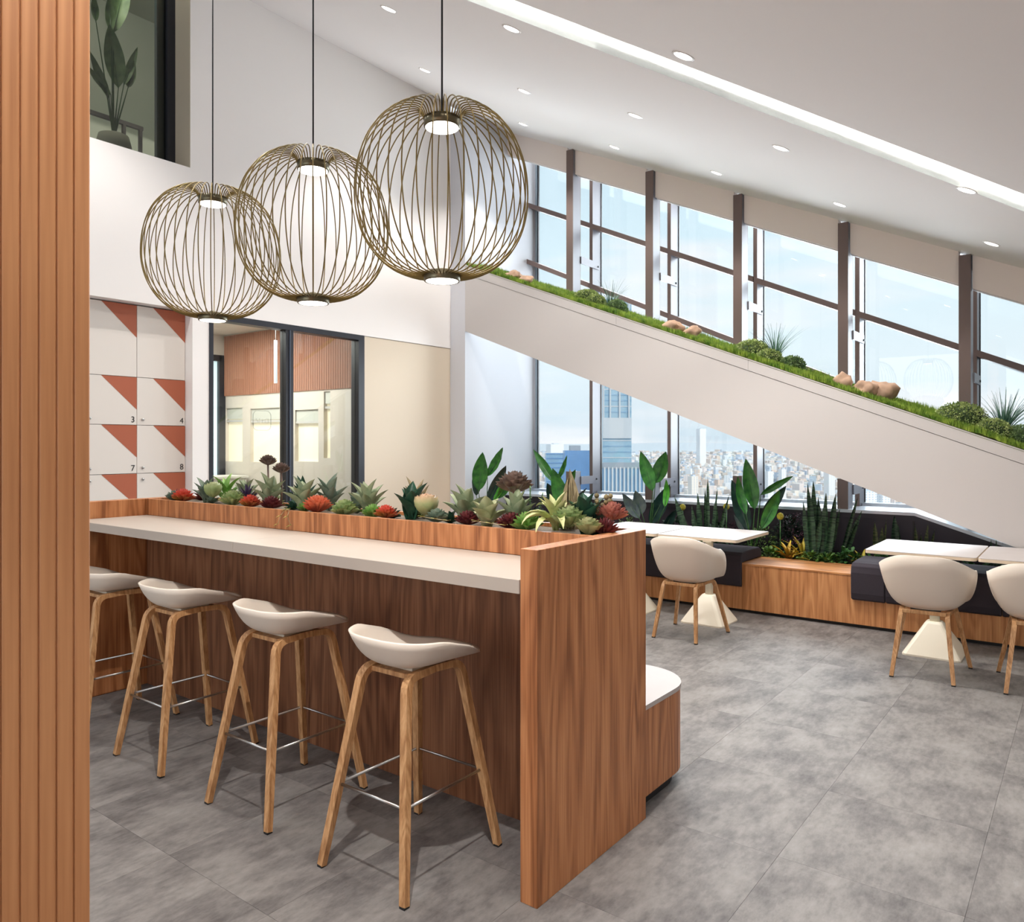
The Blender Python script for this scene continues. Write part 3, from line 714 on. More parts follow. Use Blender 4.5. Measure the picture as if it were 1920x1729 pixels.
# ---- window bench and cushions
BN = thing('window_bench', 'long low wooden bench running under the windows', 'bench', (0, 0, 0))
box(6.905, 7.44, -2.1, 6.1, .03, .436).build('front_panel', OAKB, BN)
box(6.90, 7.44, -2.1, 6.1, .436, .452).build('bench_top', OAKBT, BN, bevel=.001, seg=1)
box(6.94, 7.42, -2.1, 6.1, 0, .03).build('plinth', BLACK, BN)
box(7.44, 8.02, -2.1, 6.1, 0, .40).build('planter_soil', SOIL, BN)
def cushion(y0, y1, name, label, seams):
    t = thing(name, label, 'cushion', (0, 0, 0))
    ys_ = [y0]+seams+[y1]
    for a, b in zip(ys_[:-1], ys_[1:]):
        pr = [(6.895, .235), (6.862, .25), (6.852, .30), (6.852, .47), (6.866, .525), (6.91, .548), (7.0, .556), (7.34, .556), (7.40, .53), (7.41, .458), (6.895, .458)]
        MB().prism([(x, a+.002, z) for x, z in pr], (0, b-a-.004, 0)).build('pad', FABRIC, t, bevel=.014, seg=3)
    return t
cushion(2.565, 4.9, 'seat_cushion', 'dark saddle cushion draped over the bench behind the longer table', [3.25, 4.1])
cushion(-1.6, 1.625, 'seat_cushion', 'dark saddle cushion on the bench behind the right-hand tables', [-.3, .55, 1.36])
exec_parts = []
# ================================================================== PENDANTS
def catmull(P, n=6):
    o = []
    for i in range(len(P)-1):
        p0 = P[max(i-1, 0)]; p1 = P[i]; p2 = P[i+1]; p3 = P[min(i+2, len(P)-1)]
        for k_ in range(n):
            t = k_/n
            o.append(tuple(.5*((2*b)+(c-a)*t+(2*a-5*b+4*c-d)*t*t+(-a+3*b-3*c+d)*t**3) for a, b, c, d in zip(p0, p1, p2, p3)))
    o.append(tuple(P[-1])); return o
PENDZ = 2.262
wprof = catmull([(.079, .708), (.092, .738), (.12, .752), (.19, .735), (.265, .685), (.325, .605), (.362, .505), (.376, .40), (.372, .30), (.346, .205), (.298, .125), (.228, .062), (.145, .028), (.078, .024)], 4)
PEND = thing('pendant_lamp', '', 'lamp', (0, 0, 0))
MB().lathe([(.0005, 0), (.070, 0), (.077, -.002), (.0795, .002), (.0795, .038), (.075, .040), (.0005, .036)], 40).build('bottom_ring', BRASSD, PEND)
MB().lathe([(.0005, -.0015), (.070, -.0015), (.072, .001)], 32, cap=False).build('bottom_lens', LAMPP, PEND)
MB().lathe([(.0005, .674), (.075, .672), (.0795, .676), (.0795, .712), (.0005, .712)], 40).build('top_ring', BRASSD, PEND)
MB().lathe([(.0005, .6705), (.072, .6705), (.074, .674)], 32, cap=False).build('top_lens', LAMPP, PEND)
MB().lathe([(.016, .040), (.016, .054), (.0005, .054)], 16, cap=False).build('bottom_cap', BRASSD, PEND)
wm = MB().tube([(r, 0, z) for r, z in wprof], .0030, 6); wire0 = wm.build('wire', BRASS, PEND); NWI = 38
for j in range(NWI):
    o = wire0 if j == 0 else bpy.data.objects.new('wire', wire0.data)
    if j: COL.objects.link(o); o.parent = PEND
    o.rotation_euler = (0, 0, 2*PI*j/NWI)
pd = [((2.5, 4.06), 'far pendant lamp, wire cage overlapping the middle one, above the locker end'), ((2.5, 3.155), 'middle pendant lamp of the three wire cages over the bar'), ((2.5, 2.275), 'near and largest wire cage pendant lamp over the bar')]
for i, ((x, y), lb) in enumerate(pd):
    o = PEND if i == 0 else copy_tree(PEND)
    o.location = (x, y, PENDZ); o.rotation_euler = (0, 0, .07*i); o['label'] = lb; o['group'] = 'wire cage pendants over the bar'
    MB().tube([(0, 0, .712), (0, 0, ceil_z(y)-PENDZ)], .0042, 6).build('cord', CORD, o)
    light('SPOT', 'pendant_beam', (x, y, PENDZ-.012), 7, (1, .90, .78), spot_size=rad(120), spot_blend=.7, shadow_soft_size=.05)
    light('SPOT', 'pendant_beam', (x, y, PENDZ+.655), 7, (1, .90, .78), spot_size=rad(120), spot_blend=.7, shadow_soft_size=.05)

# ================================================================== PLANTS
def leaf_mb(L, W, curve=.2, fold=.12, shape='agave', n=8, serr=0, thick=.0, twist=0):
    """blade with its base at the origin, growing along +z and bending outwards towards +x; cupped across"""
    V = []; F = []
    cols = 5
    x = z = 0.0; px = pz = 0
    ds = L/n; ang = -curve*.35
    pts = []
    for i in range(n+1):
        t = i/n
        pts.append((x, z, ang, t)); ang += curve*1.35/n*(1+.8*t); x += math.sin(ang)*ds; z += math.cos(ang)*ds
    for (x, z, ang, t) in pts:
        if shape == 'agave': wd = (.55+.45*math.sin(min(1, t/.45)*PI/2)) * (1-max(0, (t-.45)/.55)**1.7)
        elif shape == 'paddle': wd = max(.05, math.sin(PI*min(1, max(0, (t-.0))**.85))**.8)
        elif shape == 'snake': wd = (.62+.38*math.sin(min(1, t/.6)*PI/2)) * (1-max(0, (t-.6)/.4)**2.2)
        elif shape == 'drop': wd = (.35+.65*math.sin(min(1, t/.62)*PI/2)) * math.sqrt(max(0, 1-max(0, (t-.62)/.38)**2))
        else: wd = math.sin(PI*(.12+.88*t))**.9
        if t >= 1: wd = .02
        if serr and 0 < t < 1: wd *= 1+serr*(1 if int(t*n) % 2 else -1)
        for c in range(cols):
            u = (c/(cols-1))*2-1
            off = fold*W*(abs(u)**1.6)*wd*(-1)           # edges lift towards -x (inwards)
            ox = math.cos(ang)*off; oz = -math.sin(ang)*off
            V.append((x+ox, u*W/2*wd, z+oz))
    for i in range(n):
        for c in range(cols-1):
            a = i*cols+c; F.append((a, a+1, a+cols+1, a+cols))
    if thick:
        n0 = len(V); V2 = []
        for i, (x, z, ang, t) in enumerate(pts):
            for c in range(cols):
                u = (c/(cols-1))*2-1; p = V[i*cols+c]; th = thick*(1-u*u)*(1-t**3)
                V2.append((p[0]+math.cos(ang)*th, p[1], p[2]-math.sin(ang)*th))
        V += V2
        F += [tuple(q+n0 for q in f[::-1]) for f in F[:]]
    return V, F
LEAFCACHE = {}
def leaf_mesh(key, mat, **kw):
    k_ = (key, mat.name)
    if k_ not in LEAFCACHE:
        V, F = leaf_mb(**kw); LEAFCACHE[k_] = MB().add(V, F, True).mesh('leaf', mat)
    return LEAFCACHE[k_]
def put(name, me, parent, loc, th, ph, sc=1.0, roll=0):
    o = bpy.data.objects.new(name, me); COL.objects.link(o); o.parent = parent; o.location = loc
    o.rotation_euler = (roll, th, ph); o.scale = (sc,)*3 if not hasattr(sc, '__len__') else sc
    return o
GA = 2.39996
def agave(label, loc, mat, n=14, L=.11, W=.035, spread=(.12, 1.0), curve=.35, fold=.35, serr=0, name='agave', cat='succulent', key='ag', thick=.004, group=None, seed=0, up=1.0):
    rnd = random.Random(seed or int(loc[1]*1000)); L *= 1.26; W *= 1.62; n = max(9, int(n*.85))
    t = thing(name, label, cat, loc, rnd.uniform(0, 6.28), group)
    me = leaf_mesh(key+str((L, W, curve, fold)), mat, L=L, W=W, curve=curve, fold=fold, shape='agave', serr=serr, thick=thick)
    for i in range(n):
        q = i/(n-1); th = spread[0]+(spread[1]-spread[0])*q**.8
        put('leaf', me, t, (0.004*math.cos(i*GA)*q, .004*math.sin(i*GA)*q, .0), th+rnd.uniform(-.08, .08), i*GA+rnd.uniform(-.15, .15), (1-.28*q)*rnd.uniform(.9, 1.08)*up)
    return t
def rosette(label, loc, mat, R=.05, rings=6, per=8, W=.5, name='echeveria', cat='succulent', th0=.15, th1=1.45, key='ro', thin=False, lift=0, group=None, sep=False, fold=.3, shape='drop'):
    rnd = random.Random(int(loc[1]*997)+int(R*1e4)); R *= 1.32; loc = (loc[0], loc[1], loc[2]+.012)
    t = thing(name, label, cat, loc, 0, group)
    m_ = MB(); L = R
    N_ = rings*per
    for i in range(N_):
        q = i/(N_-1); th = th0+(th1-th0)*q**.75; l_ = L*(.86+.14*q)
        V, F = leaf_mb(l_, l_*W, curve=(-.8 if W >= .8 else -.15), fold=fold, shape=shape, n=5, thick=l_*.10)
        M = Matrix.Rotation(i*GA, 4, 'Z') @ Matrix.Rotation(th+rnd.uniform(-.06, .06), 4, 'Y')
        off = Vector((0, 0, lift+(1-q)*L*.08))
        m_.add([M @ Vector(v)+off for v in V], F, True)
    o = m_.build('foliage', mat, t); o['kind'] = 'stuff'
    return t
ZS = 1.18
LM = leafmat
M_PALE = LM('agave_pale', s(118, 134, 104), s(158, 166, 134), .55)
M_PALE2 = LM('agave_cream', s(140, 146, 108), s(186, 184, 146), .55)
M_DARK = LM('agave_dark', s(26, 58, 46), s(44, 84, 62), .4)
M_GREY = LM('agave_grey', s(92, 112, 98), s(130, 142, 122), .55)
M_LIME = LM('lime_leaf', s(96, 142, 64), s(142, 176, 96), .5)
M_RED = LM('red_leaf', s(150, 58, 44), s(196, 92, 62), .45, grad=s(206, 110, 76), L=.05)
M_ORNG = LM('orange_leaf', s(150, 110, 50), s(190, 84, 56), .45, grad=s(200, 80, 62), L=.04)
M_PURP = LM('purple_leaf', s(46, 34, 62), s(74, 54, 92), .4)
M_WINE = LM('wine_leaf', s(78, 32, 38), s(118, 52, 52), .4)
M_ROSG = LM('rosette_green', s(118, 142, 88), s(168, 180, 124), .5, grad=s(186, 176, 140), L=.14)
M_ROSP = LM('rosette_pink', s(140, 152, 104), s(176, 170, 124), .5, grad=s(204, 140, 122), L=.13)
M_BRWN = LM('brown_rosette', s(96, 80, 70), s(146, 118, 102), .45, grad=s(88, 72, 66), L=.3)
M_BLSH = LM('blush_rosette', s(160, 96, 84), s(206, 140, 118), .5)
M_TAN = LM('tan_leaf', s(132, 118, 90), s(176, 160, 126), .6)
M_BIG = LM('arching_leaf', s(150, 160, 96), s(192, 192, 130), .5, grad=s(206, 204, 158), L=.2)
def ypx(x, X=2.70):
    u = (x-960)/FPX; return X*(math.sin(YAW)-u*math.cos(YAW))/(math.cos(YAW)+u*math.sin(YAW))
X1, X2, X3 = 2.625, 2.70, 2.78
sn_ = ['among the trough plants']
# (pixel column on the photograph used only to note where along the trough each plant stands)
agave('dark spiky purple-black tuft at the locker end of the trough', (X2, 4.80, ZS), M_PURP, 22, .06, .010, (.1, 1.2), .1, name='spiky_succulent', key='sp')
rosette('red-orange succulent nearest the locker end of the trough', (X1, 4.60, ZS), M_ORNG, .062, 5, 8, .42, name='succulent', key='a')
rosette('small grey-green rosette beside the first red succulent', (X1, 4.70, ZS), M_GREY, .05, 4, 7, .5)
agave('slate-green agave with upright blades at the far end of the trough', (X2, 4.46, ZS), M_GREY, 12, .145, .038, (.08, .62), .3)
agave('bright green strappy plant at the far end of the trough', (X3, 4.36, ZS), M_LIME, 16, .16, .026, (.1, .95), .5, name='strappy_plant')
rosette('pale cabbage-like rosette in the far part of the trough', (X1, 4.26, ZS+.03), M_ROSG, .075, 4, 8, .8, th1=1.1, lift=.01)
agave('pale green agave behind the cabbage-like rosette', (X3, 4.16, ZS), M_PALE, 12, .14, .04, (.08, .7), .3)
agave('dark purple spiky tuft between two pale rosettes', (X2, 4.02, ZS+.03), M_PURP, 26, .085, .011, (.1, 1.2), .15, name='spiky_succulent', key='sp2')
rosette('pale lime rosette low in the trough under the purple tuft', (X1, 4.05, ZS), M_ROSG, .07, 5, 9, .42, th1=1.3)
rosette('orange-red succulent left of the stemmed brown flowers', (X1, 3.88, ZS), M_ORNG, .055, 5, 8, .4, name='succulent')
rosette('small wine-red rosette under the brown flower stems', (X1, 3.68, ZS), M_WINE, .055, 5, 8, .42)
agave('grey-green broad agave under the brown flower stems', (X2, 3.80, ZS), M_PALE, 12, .165, .055, (.06, .6), .28)
for (y, z_, lb) in ((3.93, .235, 'brown rosette flower on a tall stem, higher of the pair'), (3.80, .19, 'brown rosette flower on a stem, lower of the pair')):
    t = rosette(lb, (X3, y, ZS), M_BRWN, .048, 5, 7, .5, name='stemmed_echeveria', lift=z_, th1=1.35)
    MB().tube([(0, 0, 0), (.005, 0, z_*.5), (0, 0, z_+.01)], .006, 6).build('stem', M_BRWN, t)
agave('deep green agave clump between the grey agaves', (X3, 3.60, ZS), M_DARK, 16, .15, .030, (.06, .6), .2)
agave('tall pale agave with spoon-like blades in the middle of the trough', (X1+.02, 3.42, ZS), M_PALE, 14, .155, .048, (.05, .75), .35)
agave('grey agave standing behind the spoon-bladed agave', (X3, 3.36, ZS), M_GREY, 14, .165, .045, (.05, .6), .3)
rosette('bright red succulent in the middle of the trough', (X1, 3.28, ZS), M_RED, .072, 6, 9, .38, name='succulent', th1=1.25)
rosette('tiny lime rosette beside the bright red succulent', (X1, 3.38, ZS), M_LIME, .04, 4, 7, .45)
rosette('grey-green open rosette right of the bright red succulent', (X1, 3.06, ZS), M_ROSG, .062, 4, 8, .6)
agave('pale upright agave right of the bright red succulent', (X2, 2.97, ZS), M_PALE, 15, .165, .042, (.05, .65), .32)
agave('small grey agave behind the trailing sprig', (X3, 3.14, ZS), M_GREY, 10, .10, .03, (.1, .8), .3)
rosette('small leafy lime rosette right of the pale upright agave', (X1, 2.85, ZS), M_LIME, .05, 4, 8, .45)
rosette('coral red succulent beside the glossy dark agave', (X1, 2.76, ZS), M_ORNG, .05, 5, 8, .4, name='succulent')
agave('glossy dark green broad agave in the near half of the trough', (X2, 2.66, ZS), M_DARK, 13, .155, .052, (.06, .65), .28)
agave('tan-green agave peeking over the glossy dark agave', (X3, 2.70, ZS), M_TAN, 10, .165, .035, (.05, .4), .2)
rosette('large pale cabbage rosette beside the glossy dark agave', (X1+.01, 2.50, ZS+.02), M_ROSP, .082, 4, 8, .85, th1=1.15, lift=.01)
rosette('mauve-grey small rosette under the cabbage rosette', (X1, 2.42, ZS), M_GREY, .05, 4, 7, .55)
agave('pale broad agave with spread blades before the brown flower', (X2, 2.31, ZS), M_PALE, 14, .155, .052, (.05, .75), .35)
rosette('dark wine rosette low before the pale broad agave', (X1, 2.235, ZS), M_WINE, .05, 5, 8, .4)
agave('pale agave leaning over the trough edge below the brown flower', (X1+.02, 2.14, ZS), M_PALE2, 11, .125, .05, (.15, .95), .3)
t = rosette('big dark brown rosette flower high above the trough', (X3, 2.09, ZS), M_BRWN, .075, 6, 8, .5, name='stemmed_echeveria', lift=.145, th1=1.45)
MB().tube([(0, 0, 0), (.006, 0, .08), (0, 0, .155)], .010, 6).build('stem', M_BRWN, t)
agave('pale grey agave right of the big brown flower', (X2, 1.985+.03, ZS), M_PALE, 13, .15, .042, (.05, .65), .3)
rosette('dark red-brown rosette before the fern spikes', (X1, 1.99, ZS), M_WINE, .055, 5, 9, .4)
# three fern-like spikes
t = thing('spike_fern', 'green succulent with three upright toothed spikes', 'succulent', (X2, 1.965, ZS))
for k_, (dx, dy, h_) in enumerate(((0, .075, .135), (.03, .0, .185), (.02, -.075, .16))):
    m_ = MB(); m_.tube([(dx, dy*.5, 0), (dx, dy, h_)], .0025, 5)
    for i in range(15):
        z_ = .02+(h_-.02)*i/15; yy = dy*.5+dy*.5*z_/h_
        for a in range(4):
            V, F = leaf_mb(.018*(1-.5*i/15), .008, curve=.2, fold=.1, shape='drop', n=2)
            M = Matrix.Translation((dx, yy, z_)) @ Matrix.Rotation(a*PI/2+(i % 2)*.4, 4, 'Z') @ Matrix.Rotation(1.25, 4, 'Y'); m_.add([M @ Vector(v) for v in V], F, True)
    m_.build('spike', LM('spike_green', s(56, 92, 52), s(92, 128, 70), .5), t)
rosette('lime green low rosette at the foot of the toothed spikes', (X1, 1.905, ZS), M_LIME, .06, 4, 9, .4)
# arching agave hanging over the front edge
t = thing('arching_agave', 'large yellow-green agave arching over the trough edge', 'succulent', (X1+.02, 1.775, ZS))
me_a = leaf_mesh('arch', M_BIG, L=.20, W=.042, curve=1.15, fold=.3, shape='agave', serr=.06, n=14, thick=.002)
me_b = leaf_mesh('arch2', M_BIG, L=.17, W=.045, curve=.35, fold=.3, shape='agave', serr=.06, n=14, thick=.002)
for i, (ph, th) in enumerate(((PI*.86, .75), (PI*1.02, .9), (PI*.70, .55), (PI*1.25, .8), (PI*.55, .65), (PI*1.5, .5), (PI*.4, .35))): put('leaf', me_a, t, (0, 0, .01), th, ph, 1-.05*(i % 3))
for i in range(8): put('leaf', me_b, t, (0, 0, .02), .12+.07*i, -1.2+i*GA*.45, 1-.04*(i % 4))
rosette('pale green full rosette beside the arching agave', (X1+.01, 1.70, ZS+.025), M_ROSG, .068, 5, 8, .6, th1=1.3)
agave('tall closed tan agave bud standing beside the dark agave', (X3, 1.79, ZS), M_TAN, 10, .20, .04, (.02, .16), -.12, fold=.5)
agave('large dark toothed agave at the near end of the trough', (X2, 1.66, ZS), M_DARK, 13, .15, .05, (.1, .8), .25, serr=.07)
# knobbly cactus
t = thing('knobbly_cactus', 'brown-green knobbly branching cactus near the end panel', 'cactus', (X3, 1.64, ZS))
M_KN = LM('cactus_brown', s(92, 84, 58), s(138, 122, 84), .7); rnd = random.Random(3); m_ = MB()
for b_ in range(9):
    a = b_*GA; l_ = rnd.uniform(.08, .17); x0, y0_ = .03*math.cos(a), .03*math.sin(a)
    nb = int(l_/.02)
    for k_ in range(nb):
        z_ = .01+k_*.02; r_ = .011*rnd.uniform(.85, 1.1); xx = x0*(1+.6*k_/nb)+rnd.uniform(-.003, .003); yy = y0_*(1+.6*k_/nb)
        m_.lathe([(.002, -r_), (r_*.8, -r_*.6), (r_, 0), (r_*.8, r_*.6), (.002, r_)], 8, c=(xx, yy, z_), cap=False)
m_.build('branches', M_KN, t)['kind'] = 'stuff'
rosette('pink-edged pale rosette in the corner near the end panel', (X1, 1.605, ZS), M_ROSP, .055, 4, 8, .7, th1=1.2)
rosette('blush pink flat rosette flower at the near end of the trough', (X3, 1.585, ZS), M_BLSH, .058, 5, 12, .34, name='stemmed_echeveria', lift=.05)
rosette('dark red spiky rosette touching the end panel', (X2-.01, 1.567, ZS), M_WINE, .052, 6, 9, .28, shape='agave', name='succulent')
for k_ in range(16):
    yy = 1.62+k_*.2+.05*math.sin(k_*3); mt = [M_DARK, M_LIME, M_GREY, M_WINE, M_DARK, M_ROSG][k_ % 6]; lo = (k_ % 2)
    agave('%s low filler plant %s the trough, %s' % (['dark green', 'lime green', 'grey-green', 'wine-red', 'deep green', 'pale green'][k_ % 6], 'along the back of' if lo else 'in the middle of', ['by the end panel', 'under the arching agave', 'beside the toothed spikes', 'beneath the big brown flower', 'by the pale broad agave', 'right of the cabbage rosette', 'behind the glossy dark agave', 'by the coral succulent', 'under the pale upright agave', 'by the trailing sprig', 'behind the bright red succulent', 'by the spoon-bladed agave', 'near the deep green clump', 'near the stemmed brown flowers', 'near the purple tuft', 'near the locker end'][k_]),
          (X3+.01 if lo else X2-.01, yy, ZS), mt, 16, .065 if lo else .05, .02, (.2, 1.3), .3, name='filler_plant', seed=90+k_)
# trailing sprigs
for (yy, lb, n__) in ((3.45, 'thin trailing green sprig hanging down the trough front', 2), (2.42, 'yellow-green sprig lying along the trough rim', 1), (2.10, 'yellow-green sprig creeping beside the dark red rosette', 1)):
    t = thing('trailing_sprig', lb, 'plant', (XF+.02, yy, 1.195)); m_ = MB(); ml = MB()
    for q in range(n__):
        if n__ == 2: P_ = [(.02, 0, .0), (-.012, -.01-.03*q, .008), (-.034, -.02-.06*q+.03, -.03), (-.036, .03-.11*q, -.075)]
        else: P_ = [(.03, .08, .01), (.0, .03, .02), (.0, -.05, .015), (.01, -.12, .01)]
        m_.tube(P_, .0016, 5)
        for k_, p in enumerate(P_[1:]):
            for a in range(4):
                V, F = leaf_mb(.028, .007, curve=.3, shape='drop', n=3); M = Matrix.Translation(p) @ Matrix.Rotation(PI+a*.7-1, 4, 'Z') @ Matrix.Rotation(2.0-.3*a if n__ == 2 else 1.2, 4, 'Y'); ml.add([M @ Vector(v) for v in V], F, True)
    m_.build('stem', M_TAN, t); ml.build('leaves', LM('sprig_leaf', s(140, 150, 56), s(168, 164, 84), .5), t)['kind'] = 'stuff'
# pebbles by the end panel
for k_ in range(14):
    rnd = random.Random(k_); r_ = rnd.uniform(.008, .014)
    o = MB().lathe([(.001, -r_*.6), (r_*.8, -r_*.35), (r_, 0), (r_*.7, r_*.45), (.001, r_*.6)], 10, cap=False).build('pebble', plain('pebble_stone', s(206, 180, 150), .6))
    o.location = (rnd.uniform(2.60, 2.83), rnd.uniform(1.56, 1.62) if k_ < 8 else rnd.uniform(2.0, 4.6), 1.168+r_*.5); tag(o, 'small pale pebble lying in the plant trough', 'stone', 'pebbles in the plant trough')

# ---- big-leaf plants in the window planter
SG = .40
M_BP = LM('paddle_green', s(28, 82, 36), s(62, 124, 48), .35)
M_BPD = LM('paddle_dark', s(16, 44, 44), s(40, 66, 58), .32)
M_BPB = LM('paddle_bright', s(58, 140, 40), s(92, 164, 56), .4); M_STK = LM('stalk_green', s(36, 74, 34), s(60, 96, 48), .5)
M_BPG = LM('paddle_bluish', s(52, 66, 74), s(80, 92, 84), .4)
def blade(parent, tip, base, W, mat, bow=.06, name='leaf', shape='paddle', face=None, stalk=None, n=12, rel=None):
    """one leaf between two points, its face turned towards the room"""
    tip = Vector(tip)-Vector(rel); base = Vector(base)-Vector(rel); ax = tip-base; L = ax.length; d = ax.normalized()
    fx = Vector(face or (-1, -.55, .15)); nrm = (fx-d*fx.dot(d)).normalized(); sd = d.cross(nrm)
    V = []; F = []; cols = 7
    for i in range(n+1):
        t = i/n
        if shape == 'paddle': wd = max(.0, math.sin(PI*t**.9))**.75*(1-.25*t)
        else: wd = (.6+.4*math.sin(min(1, t/.55)*PI/2))*(1-max(0, (t-.55)/.45)**1.9)
        if t >= 1 or wd < .02: wd = .02
        c = base+ax*t - nrm*(bow*math.sin(PI*t)) 
        for k_ in range(cols):
            u = k_/(cols-1)*2-1
            V.append(c + sd*(u*W/2*wd) + nrm*(abs(u)*W*.22*wd) + nrm*(.004*math.sin(t*23+u*2)*abs(u)))
    for i in range(n):
        for k_ in range(cols-1):
            a = i*cols+k_; F.append((a, a+1, a+cols+1, a+cols))
    # origin at the leaf base, z along the leaf
    M = Matrix((sd, nrm, d)).transposed().to_4x4(); M.translation = base; Mi = M.inverted()
    o = MB().add([Mi @ p for p in V], F, True).build(name, mat, parent); o.matrix_local = M
    if stalk is not None:
        st_ = Vector(stalk)-Vector(rel)
        MB().tube([st_, st_.lerp(base, .55)+Vector((0, 0, .01)), base, base+ax*.5-nrm*bow*.9], .005, 6, rr=[.008, .006, .004, .002]).build('stalk', M_STK, parent)
    return o
def pal(label, X, root, leaves, name='bird_of_paradise_plant', cat='plant'):
    rp_ = at(root[0], root[1], X); rp_.z = SG
    t = thing(name, label, cat, rp_)
    for k_, (tx, ty, bx, by, wpx, mat) in enumerate(leaves):
        Xl = X + (.10 if X > 7.4 else .045)*math.sin(k_*2.1)
        tp_, bp_ = at(tx, ty, Xl-.03), at(bx, by, Xl)
        dep = Xl*math.cos(YAW)+tp_.y*math.sin(YAW)
        blade(t, tp_, bp_, wpx*1.28*dep/FPX, mat, bow=.02+.02*(k_ % 3), rel=rp_, stalk=rp_+Vector((.02*math.sin(k_), .02*math.cos(k_), 0)), face=(-1, -.6+.5*math.sin(k_*1.7), .1))
    return t
pal('tall paddle-leaved plant against the white return wall', 7.22, (912, 1010), [(905, 848, 897, 920, 26, M_BP), (943, 839, 914, 893, 17, M_BP), (949, 873, 914, 945, 20, M_BPD), (968, 883, 934, 935, 16, M_BP), (894, 868, 893, 930, 17, M_BPD), (943, 898, 925, 940, 10, M_BPB), (975, 882, 982, 925, 9, M_BPD)])
pal('paddle-leaved plant in front of the first stub post', 7.68, (1052, 1010), [(1000, 843, 1040, 905, 15, M_BP), (1063, 854, 1044, 903, 9, M_BP), (1036, 878, 1062, 962, 26, M_BP), (1079, 880, 1058, 928, 14, M_BP), (1026, 906, 1045, 955, 20, M_BPD), (1100, 915, 1068, 940, 5, M_BPD)])
pal('upright paddle-leaved plant before the second stub post', 7.66, (1218, 1020), [(1201, 846, 1224, 921, 22, M_BP), (1249, 847, 1229, 906, 26, M_BP), (1167, 925, 1199, 972, 18, M_BPG), (1191, 920, 1204, 964, 22, M_BPG), (1256, 908, 1219, 984, 24, M_BPD), (1249, 899, 1246, 951, 11, M_BPB), (1268, 955, 1244, 995, 14, M_BPD)])
pal('large paddle-leaved plant with bright tall leaf behind the longer table', 7.64, (1412, 1030), [(1398, 860, 1415, 955, 25, M_BP), (1372, 900, 1404, 995, 26, M_BPD), (1383, 893, 1399, 965, 15, M_BP), (1488, 892, 1426, 928, 12, M_BP), (1474, 911, 1427, 975, 19, M_BPD), (1462, 920, 1428, 992, 20, M_BP), (1376, 965, 1400, 1008, 8, M_BPG)])
M_SN = LM('snake_leaf', s(46, 72, 50), s(66, 94, 64), .4, stripes=s(18, 40, 30))
M_SN2 = LM('snake_leaf_olive', s(84, 92, 56), s(104, 110, 66), .45, stripes=s(48, 62, 38))
def snake(label, X, root, leaves, mat=M_SN, name='snake_plant'):
    rp_ = at(root[0], root[1], X); rp_.z = SG
    t = thing(name, label, 'plant', rp_)
    for k_, (tx, ty, bx, by, wpx) in enumerate(leaves):
        Xl = X+.07*math.sin(k_*2.3); tp_, bp_ = at(tx, ty, Xl), at(bx, by, Xl); bp_.z = SG-.02
        dep = Xl*math.cos(YAW)+tp_.y*math.sin(YAW)
        blade(t, tp_, bp_, wpx*1.25*dep/FPX, mat, bow=.01, rel=rp_, shape='snake', face=(-1, -.5+.8*math.sin(k_*1.9), 0))
    return t
snake('fan of banded snake-plant blades behind the longer table', 7.62, (1328, 1030), [(1265, 932, 1300, 1030, 10), (1308, 925, 1318, 1030, 10), (1327, 893, 1328, 1030, 6), (1322, 915, 1325, 1030, 6), (1345, 918, 1332, 1030, 7), (1367, 928, 1338, 1030, 6), (1345, 952, 1334, 1030, 9), (1297, 950, 1312, 1030, 9)])
snake('tallest banded snake plant standing between the two tables', 7.60, (1540, 1040), [(1514, 905, 1526, 1040, 8), (1525, 902, 1531, 1040, 12), (1518, 924, 1524, 1040, 12), (1534, 931, 1538, 1040, 10), (1549, 925, 1543, 1040, 11), (1567, 925, 1550, 1040, 10), (1575, 952, 1552, 1040, 8), (1506, 941, 1518, 1040, 8), (1540, 968, 1527, 1040, 8)])
snake('thin grey-green blades leaning beside the tallest snake plant', 7.72, (1570, 1035), [(1609, 930, 1572, 1035, 6), (1616, 958, 1574, 1035, 9), (1610, 975, 1576, 1035, 8)])
snake('short olive snake plant by the dark panel, behind the right table', 7.80, (1646, 1030), [(1640, 978, 1644, 1030, 8), (1654, 989, 1652, 1030, 9), (1662, 972, 1656, 1030, 4)], M_SN2)
snake('single dark blade against the dark panel', 7.86, (1680, 1020), [(1677, 965, 1680, 1020, 11), (1684, 985, 1684, 1020, 9)])
snake('small olive snake plant where the sill starts to slope', 7.84, (1724, 1020), [(1716, 985, 1722, 1020, 6), (1740, 983, 1730, 1020, 6), (1753, 992, 1736, 1020, 5), (1727, 1000, 1727, 1020, 6)], M_SN2)
snake('little dark leaves at the low end of the sill', 7.45, (1862, 1022), [(1858, 1010, 1862, 1030, 5), (1868, 1012, 1866, 1030, 5), (1880, 1018, 1870, 1030, 4)])
def brom(label, loc, mat, n=14, L=.2, W=.035, spread=(.1, 1.1)):
    t = thing('bromeliad', label, 'plant', loc); me = leaf_mesh('br'+str(L), mat, L=L, W=W, curve=.5, fold=.3, shape='agave', n=8)
    for i in range(n): put('leaf', me, t, (0, 0, 0), spread[0]+(spread[1]-spread[0])*i/(n-1), i*GA, 1-.2*(i % 3)/2)
    return t
M_BRO = LM('bromeliad_orange', s(120, 100, 30), s(170, 84, 34), .45, grad=s(196, 168, 52), L=.2)
M_BRY = LM('bromeliad_yellow', s(110, 110, 40), s(160, 150, 60), .45, grad=s(190, 170, 60), L=.18)
def gp(x, X): p = at(x, 832, X); return (p.x, p.y, SG)
brom('orange and yellow bromeliad between the tables, before the snake plant', gp(1478, 7.53), M_BRO, 16, .24, .04)
brom('yellow-green strappy bromeliad beside the snake plant', gp(1505, 7.66), M_BRY, 12, .30, .034, (.1, .8))
